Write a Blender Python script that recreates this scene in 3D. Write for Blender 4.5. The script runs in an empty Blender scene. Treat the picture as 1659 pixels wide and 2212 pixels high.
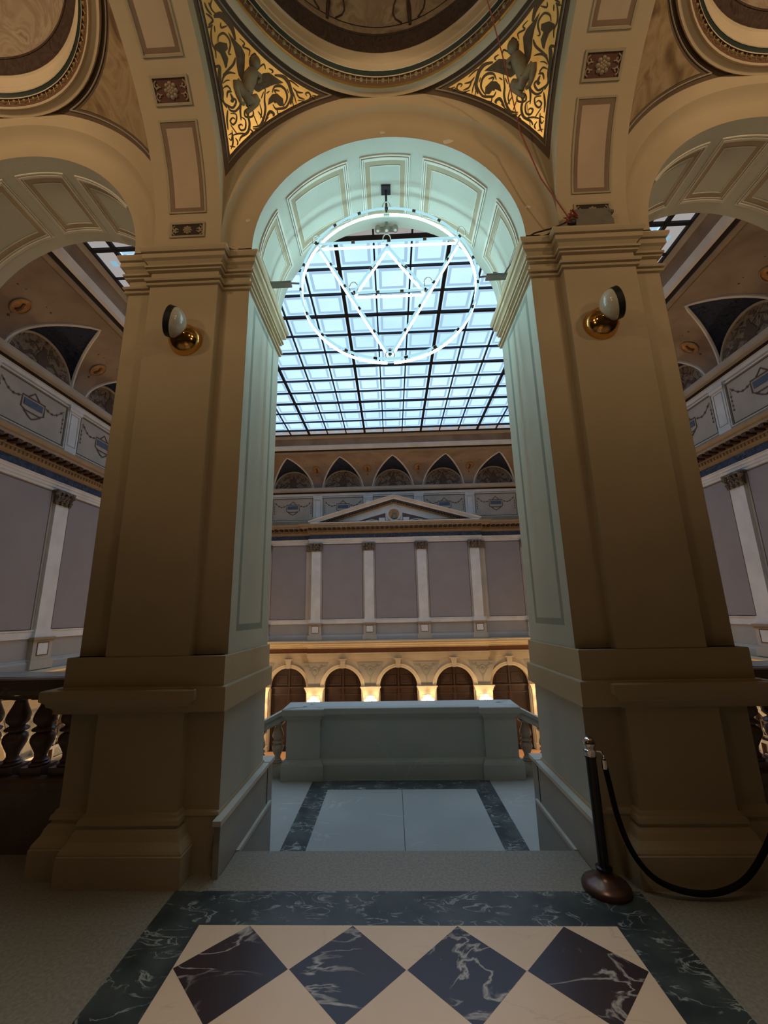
import bpy, bmesh, math, random
from mathutils import Vector, Matrix
random.seed(7)
C = bpy.context.scene.collection
PI = math.pi
sin, cos, sqrt, radians = math.sin, math.cos, math.sqrt, math.radians

# ------------------------------------------------------------------ materials
def nmat(name, col, rough=0.7, metal=0.0, col2=None, scale=4.0, detail=4.0, lo=0.35, hi=0.65, bump=0.0, bscale=30.0, spec=0.3):
    m = bpy.data.materials.new(name); m.use_nodes = True
    nt = m.node_tree; b = nt.nodes['Principled BSDF']
    b.inputs['Roughness'].default_value = rough; b.inputs['Metallic'].default_value = metal
    b.inputs['Specular IOR Level'].default_value = spec
    b.inputs['Base Color'].default_value = (*col, 1)
    tc = nt.nodes.new('ShaderNodeTexCoord')
    n = nt.nodes.new('ShaderNodeTexNoise'); n.inputs['Scale'].default_value = scale; n.inputs['Detail'].default_value = detail
    nt.links.new(tc.outputs['Object'], n.inputs['Vector'])
    r = nt.nodes.new('ShaderNodeValToRGB')
    c2 = col2 if col2 else tuple(c * 0.86 for c in col)
    r.color_ramp.elements[0].position = lo; r.color_ramp.elements[0].color = (*c2, 1)
    r.color_ramp.elements[1].position = hi; r.color_ramp.elements[1].color = (*col, 1)
    nt.links.new(n.outputs['Fac'], r.inputs['Fac']); nt.links.new(r.outputs['Color'], b.inputs['Base Color'])
    if bump > 0:
        n2 = nt.nodes.new('ShaderNodeTexNoise'); n2.inputs['Scale'].default_value = bscale
        nt.links.new(tc.outputs['Object'], n2.inputs['Vector'])
        bp = nt.nodes.new('ShaderNodeBump'); bp.inputs['Strength'].default_value = bump; bp.inputs['Distance'].default_value = 0.01
        nt.links.new(n2.outputs['Fac'], bp.inputs['Height']); nt.links.new(bp.outputs['Normal'], b.inputs['Normal'])
    return m

def marble(name, base, tint, vein, scale=3.0, rough=0.3, width=0.02, spots=0.0, spec=0.5):
    m = bpy.data.materials.new(name); m.use_nodes = True
    nt = m.node_tree; b = nt.nodes['Principled BSDF']; N = nt.nodes.new; Lk = nt.links.new
    b.inputs['Roughness'].default_value = rough; b.inputs['Specular IOR Level'].default_value = spec
    tc = N('ShaderNodeTexCoord')
    n0 = N('ShaderNodeTexNoise'); n0.inputs['Scale'].default_value = scale * 0.8; n0.inputs['Detail'].default_value = 6
    Lk(tc.outputs['Object'], n0.inputs['Vector'])
    r0 = N('ShaderNodeValToRGB'); r0.color_ramp.elements[0].position = .38; r0.color_ramp.elements[1].position = .66
    r0.color_ramp.elements[0].color = (*base, 1); r0.color_ramp.elements[1].color = (*tint, 1)
    Lk(n0.outputs['Fac'], r0.inputs['Fac'])
    n1 = N('ShaderNodeTexNoise'); n1.inputs['Scale'].default_value = scale; n1.inputs['Detail'].default_value = 5; n1.inputs['Distortion'].default_value = 1.2
    mp = N('ShaderNodeMapping'); mp.inputs['Location'].default_value = (3.1, 1.7, 0); mp.inputs['Rotation'].default_value = (0, 0, .7); mp.inputs['Scale'].default_value = (1, 2.1, 1)
    Lk(tc.outputs['Object'], mp.inputs['Vector']); Lk(mp.outputs['Vector'], n1.inputs['Vector'])
    s = N('ShaderNodeMath'); s.operation = 'SUBTRACT'; s.inputs[1].default_value = .5; Lk(n1.outputs['Fac'], s.inputs[0])
    a = N('ShaderNodeMath'); a.operation = 'ABSOLUTE'; Lk(s.outputs[0], a.inputs[0])
    n2 = N('ShaderNodeTexNoise'); n2.inputs['Scale'].default_value = scale * 1.3; Lk(tc.outputs['Object'], n2.inputs['Vector'])
    r1 = N('ShaderNodeValToRGB'); r1.color_ramp.elements[0].position = 0; r1.color_ramp.elements[0].color = (1, 1, 1, 1)
    r1.color_ramp.elements[1].position = width; r1.color_ramp.elements[1].color = (0, 0, 0, 1); Lk(a.outputs[0], r1.inputs['Fac'])
    r2 = N('ShaderNodeValToRGB'); r2.color_ramp.elements[0].position = .48 - spots; r2.color_ramp.elements[1].position = .62 - spots
    Lk(n2.outputs['Fac'], r2.inputs['Fac'])
    mu = N('ShaderNodeMath'); mu.operation = 'MULTIPLY'; Lk(r1.outputs['Color'], mu.inputs[0]); Lk(r2.outputs['Color'], mu.inputs[1])
    mx = N('ShaderNodeMix'); mx.data_type = 'RGBA'; Lk(mu.outputs[0], mx.inputs['Factor'])
    Lk(r0.outputs['Color'], mx.inputs[6]); mx.inputs[7].default_value = (*vein, 1)
    Lk(mx.outputs[2], b.inputs['Base Color'])
    return m

def mural(name, cols, scale=2.5, rough=.85, dist=1.5):
    m = bpy.data.materials.new(name); m.use_nodes = True
    nt = m.node_tree; b = nt.nodes['Principled BSDF']; N = nt.nodes.new; Lk = nt.links.new
    b.inputs['Roughness'].default_value = rough; b.inputs['Specular IOR Level'].default_value = .15
    tc = N('ShaderNodeTexCoord'); n = N('ShaderNodeTexNoise'); n.inputs['Scale'].default_value = scale; n.inputs['Detail'].default_value = 5
    n.inputs['Distortion'].default_value = dist; Lk(tc.outputs['Object'], n.inputs['Vector'])
    r = N('ShaderNodeValToRGB'); e = r.color_ramp.elements
    e[0].position = .3; e[0].color = (*cols[0], 1); e[1].position = .72; e[1].color = (*cols[-1], 1)
    for i, c in enumerate(cols[1:-1]):
        q = e.new(.3 + .42 * (i + 1) / (len(cols) - 1)); q.color = (*c, 1)
    Lk(n.outputs['Fac'], r.inputs['Fac']); Lk(r.outputs['Color'], b.inputs['Base Color'])
    return m

def emit(name, col, strength):
    m = bpy.data.materials.new(name); m.use_nodes = True
    nt = m.node_tree; nt.nodes.remove(nt.nodes['Principled BSDF'])
    e = nt.nodes.new('ShaderNodeEmission'); e.inputs['Color'].default_value = (*col, 1); e.inputs['Strength'].default_value = strength
    nt.links.new(e.outputs[0], nt.nodes['Material Output'].inputs['Surface'])
    return m

M = {}
M['plaster'] = nmat('ochre_plaster', (.47, .385, .26), .85, col2=(.43, .35, .235), scale=1.3, bump=.12, bscale=60, spec=.15)
M['jamb'] = nmat('neon_tinted_plaster', (.46, .475, .42), .85, col2=(.42, .435, .385), scale=1.2, bump=.1, bscale=60, spec=.15)  # same plaster as the walls, with the neon's cool glow mixed into its colour
M['trim_light'] = nmat('pale_painted_trim', (.62, .60, .53), .7, scale=3)
M['trim_tan'] = nmat('tan_painted_band', (.37, .31, .215), .8, scale=3)
M['line_green'] = nmat('grey_green_painted_line', (.25, .285, .25), .85, scale=3)
M['panel_line'] = nmat('brown_painted_line', (.22, .15, .105), .85, scale=3)
M['panel_field'] = nmat('buff_painted_field', (.47, .365, .26), .85, scale=2)
M['dark_border'] = nmat('umber_painted_border', (.13, .09, .06), .8, col2=(.10, .068, .045), scale=3)
M['gold'] = nmat('gilded_ground', (1.0, .74, .30), .42, .65, col2=(.92, .62, .22), scale=2.2, detail=6, bump=.15, bscale=25, spec=.5)
M['gold_leaf'] = nmat('polished_gilding', (.95, .62, .2), .25, .9, scale=6)
M['scroll'] = nmat('umber_scrollwork', (.135, .10, .06), .8, scale=9)
M['figure'] = nmat('grisaille_flesh', (.29, .24, .15), .8, col2=(.20, .16, .10), scale=14)
M['wing'] = nmat('grisaille_feathers', (.15, .115, .07), .8, col2=(.11, .08, .05), scale=20)
M['bead'] = nmat('grey_bead_moulding', (.34, .29, .24), .7, scale=40)
M['fascia'] = nmat('buff_ring_fascia', (.60, .50, .35), .8, scale=2)
M['green'] = nmat('blackish_green_scotia', (.02, .035, .028), .5, scale=5)
M['egg_ground'] = nmat('oxblood_ground', (.16, .08, .045), .7, scale=12)
M['egg'] = nmat('gilded_egg', (.34, .25, .11), .5, .3, scale=9)
M['dome_band'] = mural('dome_band_ornament', [(.035, .024, .018), (.07, .046, .036), (.05, .032, .024), (.085, .058, .042)], 9)
M['dome'] = mural('dome_arabesque', [(.16, .11, .08), (.30, .24, .17), (.23, .17, .12), (.33, .27, .19), (.18, .12, .085)], 3.2)
M['mural'] = mural('pendentive_mural', [(.13, .08, .05), (.24, .17, .09), (.33, .25, .15), (.20, .13, .075)], 3.0)
M['rosette_ground'] = nmat('dark_red_rosette_ground', (.115, .05, .035), .8, scale=15)
M['rosette'] = nmat('carved_rosette', (.36, .28, .19), .8, scale=12)
M['brass'] = nmat('polished_brass', (.75, .42, .13), .12, 1.0, scale=6)
M['cream'] = nmat('cream_enamel', (.55, .50, .41), .15, scale=3, spec=.6)
M['black'] = nmat('black_rubber', (.008, .01, .01), .5, scale=5)
M['darkglass'] = nmat('dark_green_glass', (.006, .02, .02), .08, scale=5, spec=.8)
M['iron'] = nmat('grey_steel', (.22, .22, .21), .35, .7, scale=8)
M['box'] = nmat('worn_grey_box', (.17, .16, .13), .6, .2, scale=12)
M['wire_red'] = nmat('red_cable', (.25, .045, .03), .6)
M['wire_black'] = nmat('black_cable', (.03, .028, .026), .5)
M['wood_post'] = nmat('dark_polished_post', (.012, .009, .008), .25, .2, spec=.5)
M['chrome'] = nmat('chrome_finial', (.75, .72, .7), .08, 1.0)
M['bronze_base'] = nmat('bronzed_base', (.13, .075, .06), .3, .6, scale=5)
M['velvet'] = nmat('black_velvet_rope', (.006, .005, .005), .95)
M['floor'] = nmat('terrazzo_floor', (.30, .275, .23), .42, col2=(.22, .20, .165), scale=60, detail=3, spec=.4)
M['cream_marble'] = marble('cream_marble', (.76, .56, .38), (.82, .61, .43), (.62, .45, .31), 1.6, .35, .01)
M['dark_marble'] = marble('maroon_marble', (.030, .022, .026), (.055, .032, .032), (.50, .45, .40), 1.9, .3, .022, .06)
M['green_marble'] = marble('green_marble', (.030, .040, .042), (.075, .09, .088), (.34, .37, .34), 5.5, .32, .03, .03)
M['grey_marble'] = marble('grey_marble', (.28, .295, .285), (.34, .355, .34), (.42, .43, .41), 1.2, .32, .012)
M['parapet'] = marble('parapet_marble', (.36, .385, .365), (.42, .44, .415), (.48, .49, .46), .9, .45, .01, spec=.3)
M['stair'] = marble('stair_marble', (.30, .28, .24), (.36, .34, .29), (.4, .38, .34), 1.2, .4, .012)
M['baluster'] = marble('red_baluster_stone', (.13, .085, .065), (.19, .13, .10), (.3, .22, .18), 3, .3, .02)
M['pale_baluster'] = nmat('pale_baluster_stone', (.42, .36, .30), .45, scale=4)
M['hall_wall'] = nmat('mauve_wall_paint', (.30, .275, .272), .9, col2=(.28, .257, .256), scale=1.5, spec=.1)
M['hall_white'] = nmat('white_stucco', (.70, .69, .66), .7, scale=2)
M['hall_beige'] = nmat('beige_stucco', (.46, .41, .34), .8, scale=1.5)
M['hall_dado'] = nmat('grey_dado', (.36, .34, .315), .8, col2=(.33, .31, .29), scale=1.2)
M['hall_blue'] = mural('blue_frieze', [(.03, .04, .065), (.075, .11, .18), (.03, .045, .08), (.12, .16, .23)], 5)
M['hall_cornice'] = nmat('ochre_cornice', (.33, .25, .16), .8, scale=4)
M['hall_dark'] = nmat('dark_gap', (.05, .035, .03), .9)
M['cove'] = mural('painted_cove', [(.21, .155, .12), (.27, .21, .165), (.32, .26, .21), (.26, .20, .16)], .9, dist=.4)
M['web'] = mural('midnight_blue_web', [(.014, .018, .035), (.04, .05, .09), (.022, .025, .045)], 6)
M['lunette'] = mural('lunette_fresco', [(.035, .032, .032), (.21, .165, .125), (.29, .235, .175), (.09, .06, .05), (.24, .195, .15)], 2.4, dist=2.5)
M['capital'] = mural('corinthian_leaves', [(.10, .07, .05), (.24, .19, .145), (.06, .045, .035), (.20, .15, .11)], 12)
M['medal'] = nmat('orange_medallion', (.50, .27, .09), .7, col2=(.32, .15, .06), scale=9)
M['motif'] = nmat('blue_grey_motif', (.10, .13, .19), .8)
M['motif_dark'] = nmat('umber_garland', (.13, .085, .065), .8)
M['arcade'] = nmat('cream_arcade', (.56, .46, .31), .75, scale=1.5)
M['arcade_sp'] = nmat('spandrel_buff', (.36, .31, .23), .8, scale=1.5)
M['arcade_orn'] = nmat('grey_green_spandrel_ornament', (.25, .23, .17), .8)
M['red_band'] = nmat('russet_band', (.20, .085, .045), .8)
M['wood'] = nmat('dark_walnut', (.034, .015, .009), .5, col2=(.024, .011, .007), scale=3)
M['wood_lt'] = nmat('walnut_moulding', (.05, .023, .013), .4)
M['hall_floor'] = nmat('lamp_tinted_stone_floor', (.55, .27, .11), .5, scale=1)  # warm lamplight put into the stone colour
M['globe'] = emit('lit_opal_globe', (1.0, .80, .50), 9.0)
M['neon'] = emit('lit_neon_tube', (.55, .95, 1.0), 23.0)
M['neon_soft'] = emit('dim_neon_tube', (.45, .80, .92), 1.0)
M['glass_tube'] = nmat('clear_glass_loop', (.55, .68, .66), .1, spec=.8)
M['clip'] = nmat('dark_blacked_out_glass', (.05, .035, .028), .4)
M['steel_bar'] = nmat('black_steel_bar', (.012, .013, .02), .6)
M['back_wall'] = nmat('dark_enclosure_plaster', (.16, .125, .08), .9)  # kept dark to cut warm bounce from the unseen walls

def pane_mat():
    m = bpy.data.materials.new('backlit_etched_glass'); m.use_nodes = True
    nt = m.node_tree; b = nt.nodes['Principled BSDF']; N = nt.nodes.new; Lk = nt.links.new
    tc = N('ShaderNodeTexCoord'); n = N('ShaderNodeTexNoise'); n.inputs['Scale'].default_value = .35; Lk(tc.outputs['Object'], n.inputs['Vector'])
    r = N('ShaderNodeValToRGB'); r.color_ramp.elements[0].position = .3; r.color_ramp.elements[1].position = .75
    r.color_ramp.elements[0].color = (.27, .47, .78, 1); r.color_ramp.elements[1].color = (.40, .61, .92, 1)
    Lk(n.outputs['Fac'], r.inputs['Fac']); Lk(r.outputs['Color'], b.inputs['Emission Color'])
    b.inputs['Emission Strength'].default_value = SKY; b.inputs['Base Color'].default_value = (.3, .35, .4, 1); b.inputs['Roughness'].default_value = .4
    return m
SKY = 1.75
M['pane'] = pane_mat()
M['pane_etch'] = emit('backlit_etched_border', (.31, .47, .62), SKY * .74)
M['pane_edge'] = emit('backlit_border_cell', (.50, .47, .46), SKY * .42)
M['pane_ros'] = emit('backlit_blue_rosette', (.24, .44, .56), SKY * .6)

# ------------------------------------------------------------------ mesh builder
class MB:
    def __init__(s): s.v = []; s.f = []; s.sm = False
    def add(s, vs, fs):
        o = len(s.v); s.v += [tuple(v) for v in vs]; s.f += [tuple(i + o for i in f) for f in fs]; return s
    def box(s, x0, x1, y0, y1, z0, z1):
        return s.add([(x0,y0,z0),(x1,y0,z0),(x1,y1,z0),(x0,y1,z0),(x0,y0,z1),(x1,y0,z1),(x1,y1,z1),(x0,y1,z1)],
                     [(0,3,2,1),(4,5,6,7),(0,1,5,4),(1,2,6,5),(2,3,7,6),(3,0,4,7)])
    def grid(s, P, closed_u=False, closed_v=False):
        n = len(P); m = len(P[0]); vs = [q for row in P for q in row]; fs = []
        for i in range(n if closed_u else n - 1):
            for j in range(m if closed_v else m - 1):
                a, b = i, (i + 1) % n; c, d = j, (j + 1) % m
                fs.append((a*m+c, a*m+d, b*m+d, b*m+c))
        return s.add(vs, fs)
    def sweep(s, plan, prof, closed=True, side=1):
        # side=1: offset to the right of travel (outside of a counter-clockwise plan)
        n = len(plan); nor = []
        for i in range(n if closed else n - 1):
            a, b = plan[i], plan[(i + 1) % n]; dx, dy = b[0]-a[0], b[1]-a[1]; l = math.hypot(dx, dy) or 1
            nor.append((dy / l * side, -dx / l * side))
        P = []
        for o, z in prof:
            row = []
            for i in range(n):
                if closed: n0, n1 = nor[i - 1], nor[i]
                else: n0 = nor[max(0, i - 1)]; n1 = nor[min(i, n - 2)]
                bx, by = n0[0]+n1[0], n0[1]+n1[1]; d = (bx*n0[0]+by*n0[1]) or 1
                row.append((plan[i][0] + bx/d*o, plan[i][1] + by/d*o, z))
            P.append(row)
        return s.grid(P, False, closed)
    def lathe(s, prof, c=(0,0,0), n=48, a0=0, a1=2*PI, ax='z'):
        full = abs(a1 - a0 - 2*PI) < 1e-6; P = []
        for k in range(n if full else n + 1):
            a = a0 + (a1 - a0) * k / n; row = []
            for r, z in prof:
                row.append((c[0] + r*cos(a), c[1] + r*sin(a), c[2] + z) if ax == 'z' else (c[0] + r*cos(a), c[1] - z, c[2] + r*sin(a)))
            P.append(row)
        return s.grid(P, full, False)
    def tube(s, pts, r, n=8, closed=False, cap=True):
        pts = [Vector(p) for p in pts]; m = len(pts); P = []; up = Vector((.13, .21, .97)).normalized(); prev = None
        for i, p in enumerate(pts):
            if closed: t = pts[(i+1) % m] - pts[i-1]
            else: t = pts[min(i+1, m-1)] - pts[max(i-1, 0)]
            t.normalize()
            if prev is None:
                u = t.cross(up)
                if u.length < .1: u = t.cross(Vector((1, 0, 0)))
            else: u = prev - t * prev.dot(t)
            u.normalize(); prev = u; w = t.cross(u); rr = r[i] if isinstance(r, (list, tuple)) else r
            P.append([tuple(p + u * (rr*cos(2*PI*k/n)) + w * (rr*sin(2*PI*k/n))) for k in range(n)])
        o = len(s.v); s.grid(P, closed, True)
        if not closed and cap:
            s.f.append(tuple(o + k for k in range(n))[::-1]); s.f.append(tuple(o + (m-1)*n + k for k in range(n)))
        return s
    def ball(s, c, r, n=12, sc=(1, 1, 1), rot=None):
        P = []
        for i in range(n // 2 + 1):
            a = PI * i / (n // 2); row = []
            for k in range(n):
                b = 2*PI*k/n; v = Vector((r*sc[0]*sin(a)*cos(b), r*sc[1]*sin(a)*sin(b), r*sc[2]*cos(a)))
                if rot: v = rot @ v
                row.append((c[0]+v[0], c[1]+v[1], c[2]+v[2]))
            P.append(row)
        return s.grid(P, False, True)
    def map(s, fn): s.v = [tuple(fn(v)) for v in s.v]; return s
    def build(s, name, mat, parent=None, smooth=False, weld=True, solid=0):
        me = bpy.data.meshes.new(name); me.from_pydata(s.v, [], s.f); me.update()
        bm = bmesh.new(); bm.from_mesh(me)
        if weld: bmesh.ops.remove_doubles(bm, verts=bm.verts, dist=1e-5)
        bmesh.ops.recalc_face_normals(bm, faces=bm.faces); bm.to_mesh(me); bm.free()
        if smooth:
            for p in me.polygons: p.use_smooth = True
        me.materials.append(mat if not isinstance(mat, str) else M[mat])
        o = bpy.data.objects.new(name, me); C.objects.link(o)
        if smooth:
            try:
                me.set_sharp_from_angle(angle=radians(38))
            except Exception: pass
        if parent is not None:
            o.parent = parent; o.matrix_parent_inverse = Matrix.Translation(-Vector(parent.location))
        if solid:
            q = o.modifiers.new('thick', 'SOLIDIFY'); q.thickness = solid; q.offset = 0
        return o

def tag(o, label=None, cat=None, group=None, kind=None):
    if label: o['label'] = label
    if cat: o['category'] = cat
    if group: o['group'] = group
    if kind: o['kind'] = kind
    return o
def thing(name, loc, label, cat, group=None, kind=None):
    o = bpy.data.objects.new(name, None); C.objects.link(o); o.location = loc; o.empty_display_size = .1
    return tag(o, label, cat, group, kind)
def copy_tree(o, parent=None, delta=None):
    c = o.copy(); C.objects.link(c)
    if parent is not None: c.parent = parent
    elif delta is not None: c.location = Vector(o.location) + Vector(delta)
    for ch in [x for x in o.children]:
        copy_tree(ch, c)
    return c

def arc_pts(r, a0, a1, n): return [(r*cos(a0+(a1-a0)*k/n), r*sin(a0+(a1-a0)*k/n)) for k in range(n+1)]

def arch_face(mb, c, r, spring, s0, s1, z0, z1, n=40):
    """wall face in (s, 0, z) with an arched opening that runs down to z0"""
    P = []
    xs = [s0, c - r] if s0 < c - r else [c - r]
    mb.add([(s0,0,z0),(c-r,0,z0),(c-r,0,z1),(s0,0,z1)], [(0,1,2,3)]) if s0 < c-r-1e-6 else None
    mb.add([(c+r,0,z0),(s1,0,z0),(s1,0,z1),(c+r,0,z1)], [(0,1,2,3)]) if s1 > c+r+1e-6 else None
    rows = []
    for k in range(n+1):
        a = PI - PI*k/n; x = c + r*cos(a); z = spring + r*sin(a); rows.append([(x,0,z),(x,0,z1)])
    return mb.grid(rows)
def reveal(mb, c, r, spring, z0, d0, d1, n=40):
    rows = [[(c-r,d0,z0),(c-r,d1,z0)]]
    for k in range(n+1):
        a = PI - PI*k/n; rows.append([(c+r*cos(a),d0,spring+r*sin(a)),(c+r*cos(a),d1,spring+r*sin(a))])
    rows.append([(c+r,d0,z0),(c+r,d1,z0)])
    return mb.grid(rows)

UP = 60
DAY = 340

# ================================================================== LOGGIA
YF, YB, W, SP = 3.0, 3.936, 1.215, 4.8       # wall face, wall back, opening half-width, spring height
XB = (-3.5, 0.0, 3.5); XP = (-5.25, -1.755, 1.755, 5.25)
side_name = {-1.755: 'left', 1.755: 'right'}

# ---- front wall above the springing, with soffits (the room's own wall)
mb = MB()
for c in XB:
    # arch face order: flat ring, soft cavetto, outer ring cut by the bay width
    prof = [(1.215,3.0),(1.34,3.0),(1.37,2.997),(1.40,2.985),(1.43,2.955),(1.45,2.925),(1.465,2.9),(1.66,2.9)]
    rows = []
    for k in range(65):
        a = PI*k/64; row = []
        for r, y in prof:
            x = r*cos(a)
            row.append((c + max(-1.465, min(1.465, x)), y, SP + r*sin(a)))
        rows.append(row)
    mb.grid(rows)
# closing wall over the arches, hidden behind the vaults
for c in XB:
    rows = []
    for k in range(41):
        a = PI*k/40; rows.append([(c+1.64*cos(a), 2.93, SP+1.64*sin(a)), (c+1.64*cos(a), 2.93, 8.2)])
    mb.grid(rows)
for xp in XP: mb.box(xp-.30, xp+.30, 2.93, 3.9, 6.3, 8.2)
wf = mb.build('wall_front', 'plaster', smooth=True); tag(wf, 'ochre plastered wall with three round arches facing the hall', kind='structure')
mb = MB()
for c in XB:
    n = 40; rows = []
    for k in range(n+1):
        a = PI*k/n; rows.append([(c+W*cos(a),YF,SP+W*sin(a)),(c+W*cos(a),YB,SP+W*sin(a))])
    mb.grid(rows)
mb.build('arch_soffit', 'jamb', wf, smooth=True)
mb = MB()
for i, c in enumerate(XB):
    m2 = MB(); arch_face(m2, c, W, SP, c-1.75, c+1.75, SP, 7.6); m2.map(lambda v: (v[0], YB, v[2])); mb.add(m2.v, m2.f)
for sx in (-1, 1):
    mb.add([(sx*5.25,YB,-4.4),(sx*9,YB,-4.4),(sx*9,YB,10),(sx*5.25,YB,10)], [(0,1,2,3)])
mb.add([(-5.25,YB,7.6),(5.25,YB,7.6),(5.25,YB,10),(-5.25,YB,10)], [(0,1,2,3)])
for a_, b_, zt in ((-9,-1.29,-.02),(-1.29,1.29,-1.0),(1.29,9,-.02)): mb.add([(a_,YB,-4.4),(b_,YB,-4.4),(b_,YB,zt),(a_,YB,zt)], [(0,1,2,3)])
mb.build('hall_side_face', 'hall_beige', wf)

mb = MB()
for ang, rr, sc_ in ((91,1.27,1.0),(62,1.262,1.7),(14,1.30,.8),(166,1.30,.8)):
    cx_, cz_ = rr*cos(radians(ang)), SP+rr*sin(radians(ang)); n_ = 9
    MB().add([(cx_,2.997,cz_)]+[(cx_+.035*sc_*(.6+.6*random.random())*cos(2*PI*k/n_), 2.998, cz_+.022*sc_*(.6+.6*random.random())*sin(2*PI*k/n_)) for k in range(n_)], [(0,1+k,1+(k+1)%n_) for k in range(n_)]).build('plaster_patch', 'trim_light', wf)
# ---- piers
def pier_plan(xc):
    a, b = .5375, .295
    return [(xc+a,YB),(xc-a,YB),(xc-a,YF),(xc-b,YF),(xc-b,2.92),(xc+b,2.92),(xc+b,YF),(xc+a,YF)]
CAP = [(0,4.365),(.022,4.367),(.026,4.377),(.022,4.389),(.006,4.392),(.006,4.402),(.032,4.404),(.038,4.417),(.032,4.429),(0,4.433),(0,4.505),(.028,4.507),(.030,4.520),(.018,4.523),(.018,4.529),(.042,4.532),
       (.044,4.549),(.020,4.552),(.022,4.572),(.040,4.595),(.062,4.607),(.062,4.648),(.050,4.650),(.050,4.658),(.072,4.662),(.080,4.676),(.086,4.69),(.086,4.708),(0,4.712)]
def frame_strip(mb, fn, u0, u1, v0, v1, w, t=.004, nu=1, nv=1, h0=0.0):
    """closed rectangular band of width w on a surface fn(u, v, height)"""
    def bar(a0,a1,b0,b1,nu_,nv_):
        P = []
        for i in range(nu_+1):
            u = a0+(a1-a0)*i/nu_; row = []
            P.append([fn(u, b0, h0), fn(u, b0, t), fn(u, b1, t), fn(u, b1, h0)] if nv_ == 1 else None)
        mb.grid(P)
        for q in (P[0], P[-1]): mb.add(q, [(0,1,2,3)])
    bar(u0, u1, v0, v0+w, nu, 1); bar(u0, u1, v1-w, v1, nu, 1)
    def barv(a0, a1):
        P = []
        for i in range(nv+1):
            v = v0+w+(v1-v0-2*w)*i/nv
            P.append([fn(a0, v, h0), fn(a0, v, t), fn(a1, v, t), fn(a1, v, h0)])
        mb.grid(P)
    barv(u0, u0+w); barv(u1-w, u1)

def make_pier(xc):
    nm = {-5.25:'far left', -1.755:'left', 1.755:'right', 5.25:'far right'}[xc]
    lab = {-5.25:'ochre plaster pier beyond the left side arch', 5.25:'ochre plaster pier beyond the right side arch',
           -1.755:'tall ochre plaster pier left of the central arch', 1.755:'tall ochre plaster pier right of the central arch, behind the rope post'}[xc]
    t = thing('pier', (xc, 3.4, 0), lab, 'pier', 'piers between the loggia arches')
    pl = pier_plan(xc)
    MB().sweep(pl, [(0,.30),(0,1.335)]).build('pedestal_shaft', 'plaster', t)
    MB().sweep(pl, [(0,1.30),(0,4.37)]).sweep(pl, [(0,4.70),(0,4.81)]).box(xc-.295, xc+.295, 2.90, 3.05, 4.70, 4.802).build('shaft', 'plaster', t)
    MB().sweep(pl, CAP).build('capital', 'plaster', t)
    # two-step band above the dado
    core = [(xc+.5375,YB),(xc-.5375,YB),(xc-.5375,2.93),(xc+.5375,2.93)]
    MB().sweep(core, [(-.01,1.333),(.015,1.333),(.020,1.328),(.020,1.138),(.038,1.134),(.042,1.128),(.042,.978),(.0,.978)]).build('band_course', 'plaster', t)
    # hand-rail ledge wrapped round the front of the pier
    led = [(xc+.315,3.25),(xc-.315,3.25),(xc-.315,2.90),(xc+.315,2.90)]
    sgn = -1 if xc < 0 else 1
    if abs(xc) < 3:
        x0, x1 = (xc-.60, xc+.33) if sgn < 0 else (xc-.33, xc+.60)
    else: x0, x1 = xc-.5, xc+.5
    led = [(x1,3.3),(x0,3.3),(x0,2.90),(x1,2.90)]
    MB().sweep(led, [(-.30,1.125),(.055,1.125),(.062,1.118),(.062,1.06),(.05,1.052),(.035,1.04),(.03,1.02),(.012,1.01),(0,.995),(0,.97)]).build('ledge', 'plaster', t)
    # base: flared under the pilaster and the outer recess, flush on the jamb
    if abs(xc) < 3:
        xi, xo = xc-sgn*.295, xc+sgn*.5375
        bp_ = [(xi,3.5),(xo,3.5),(xo,YF),(xc+sgn*.295,YF),(xc+sgn*.295,2.92),(xi,2.92)]
        if sgn > 0: bp_ = bp_[::-1]
    else: bp_ = pl
    MB().sweep(bp_, [(0,.375),(.014,.365),(.018,.35),(.03,.34),(.036,.315),(.024,.308),(.024,.296),(.036,.29),(.048,.27),(.06,.235),(.085,.20),(.092,.185),(.092,.175),(.098,.17),(.098,0)]).build('base', 'plaster', t)
    cr = [(xc+.5375,YB),(xc-.5375,YB),(xc-.5375,2.985),(xc+.5375,2.985)]
    MB().sweep(cr, [(-.02,.36),(.008,.352),(.014,.335),(.008,.325),(.010,0)]).build('plinth', 'plaster', t)
    # painted panels on the jambs
    for s in (-1, 1):
        xj = xc + s*.5375
        mb = MB(); fn = lambda u, v, h: (xj + s*h, u, v)
        frame_strip(mb, fn, 3.13, 3.75, 1.485, 4.33, .05, .002)
        mb.build('painted_panel_line', 'line_green', t)
        pj = [(xj, YF+.0), (xj, YB)]
        MB().add([(xj+s*.0015,YF,.36),(xj+s*.0015,YB,.36),(xj+s*.0015,YB,4.37),(xj+s*.0015,YF,4.37)], [(0,1,2,3)]).build('jamb_face', 'jamb', t)
    return t
for xc in XP: make_pier(xc)

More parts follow.
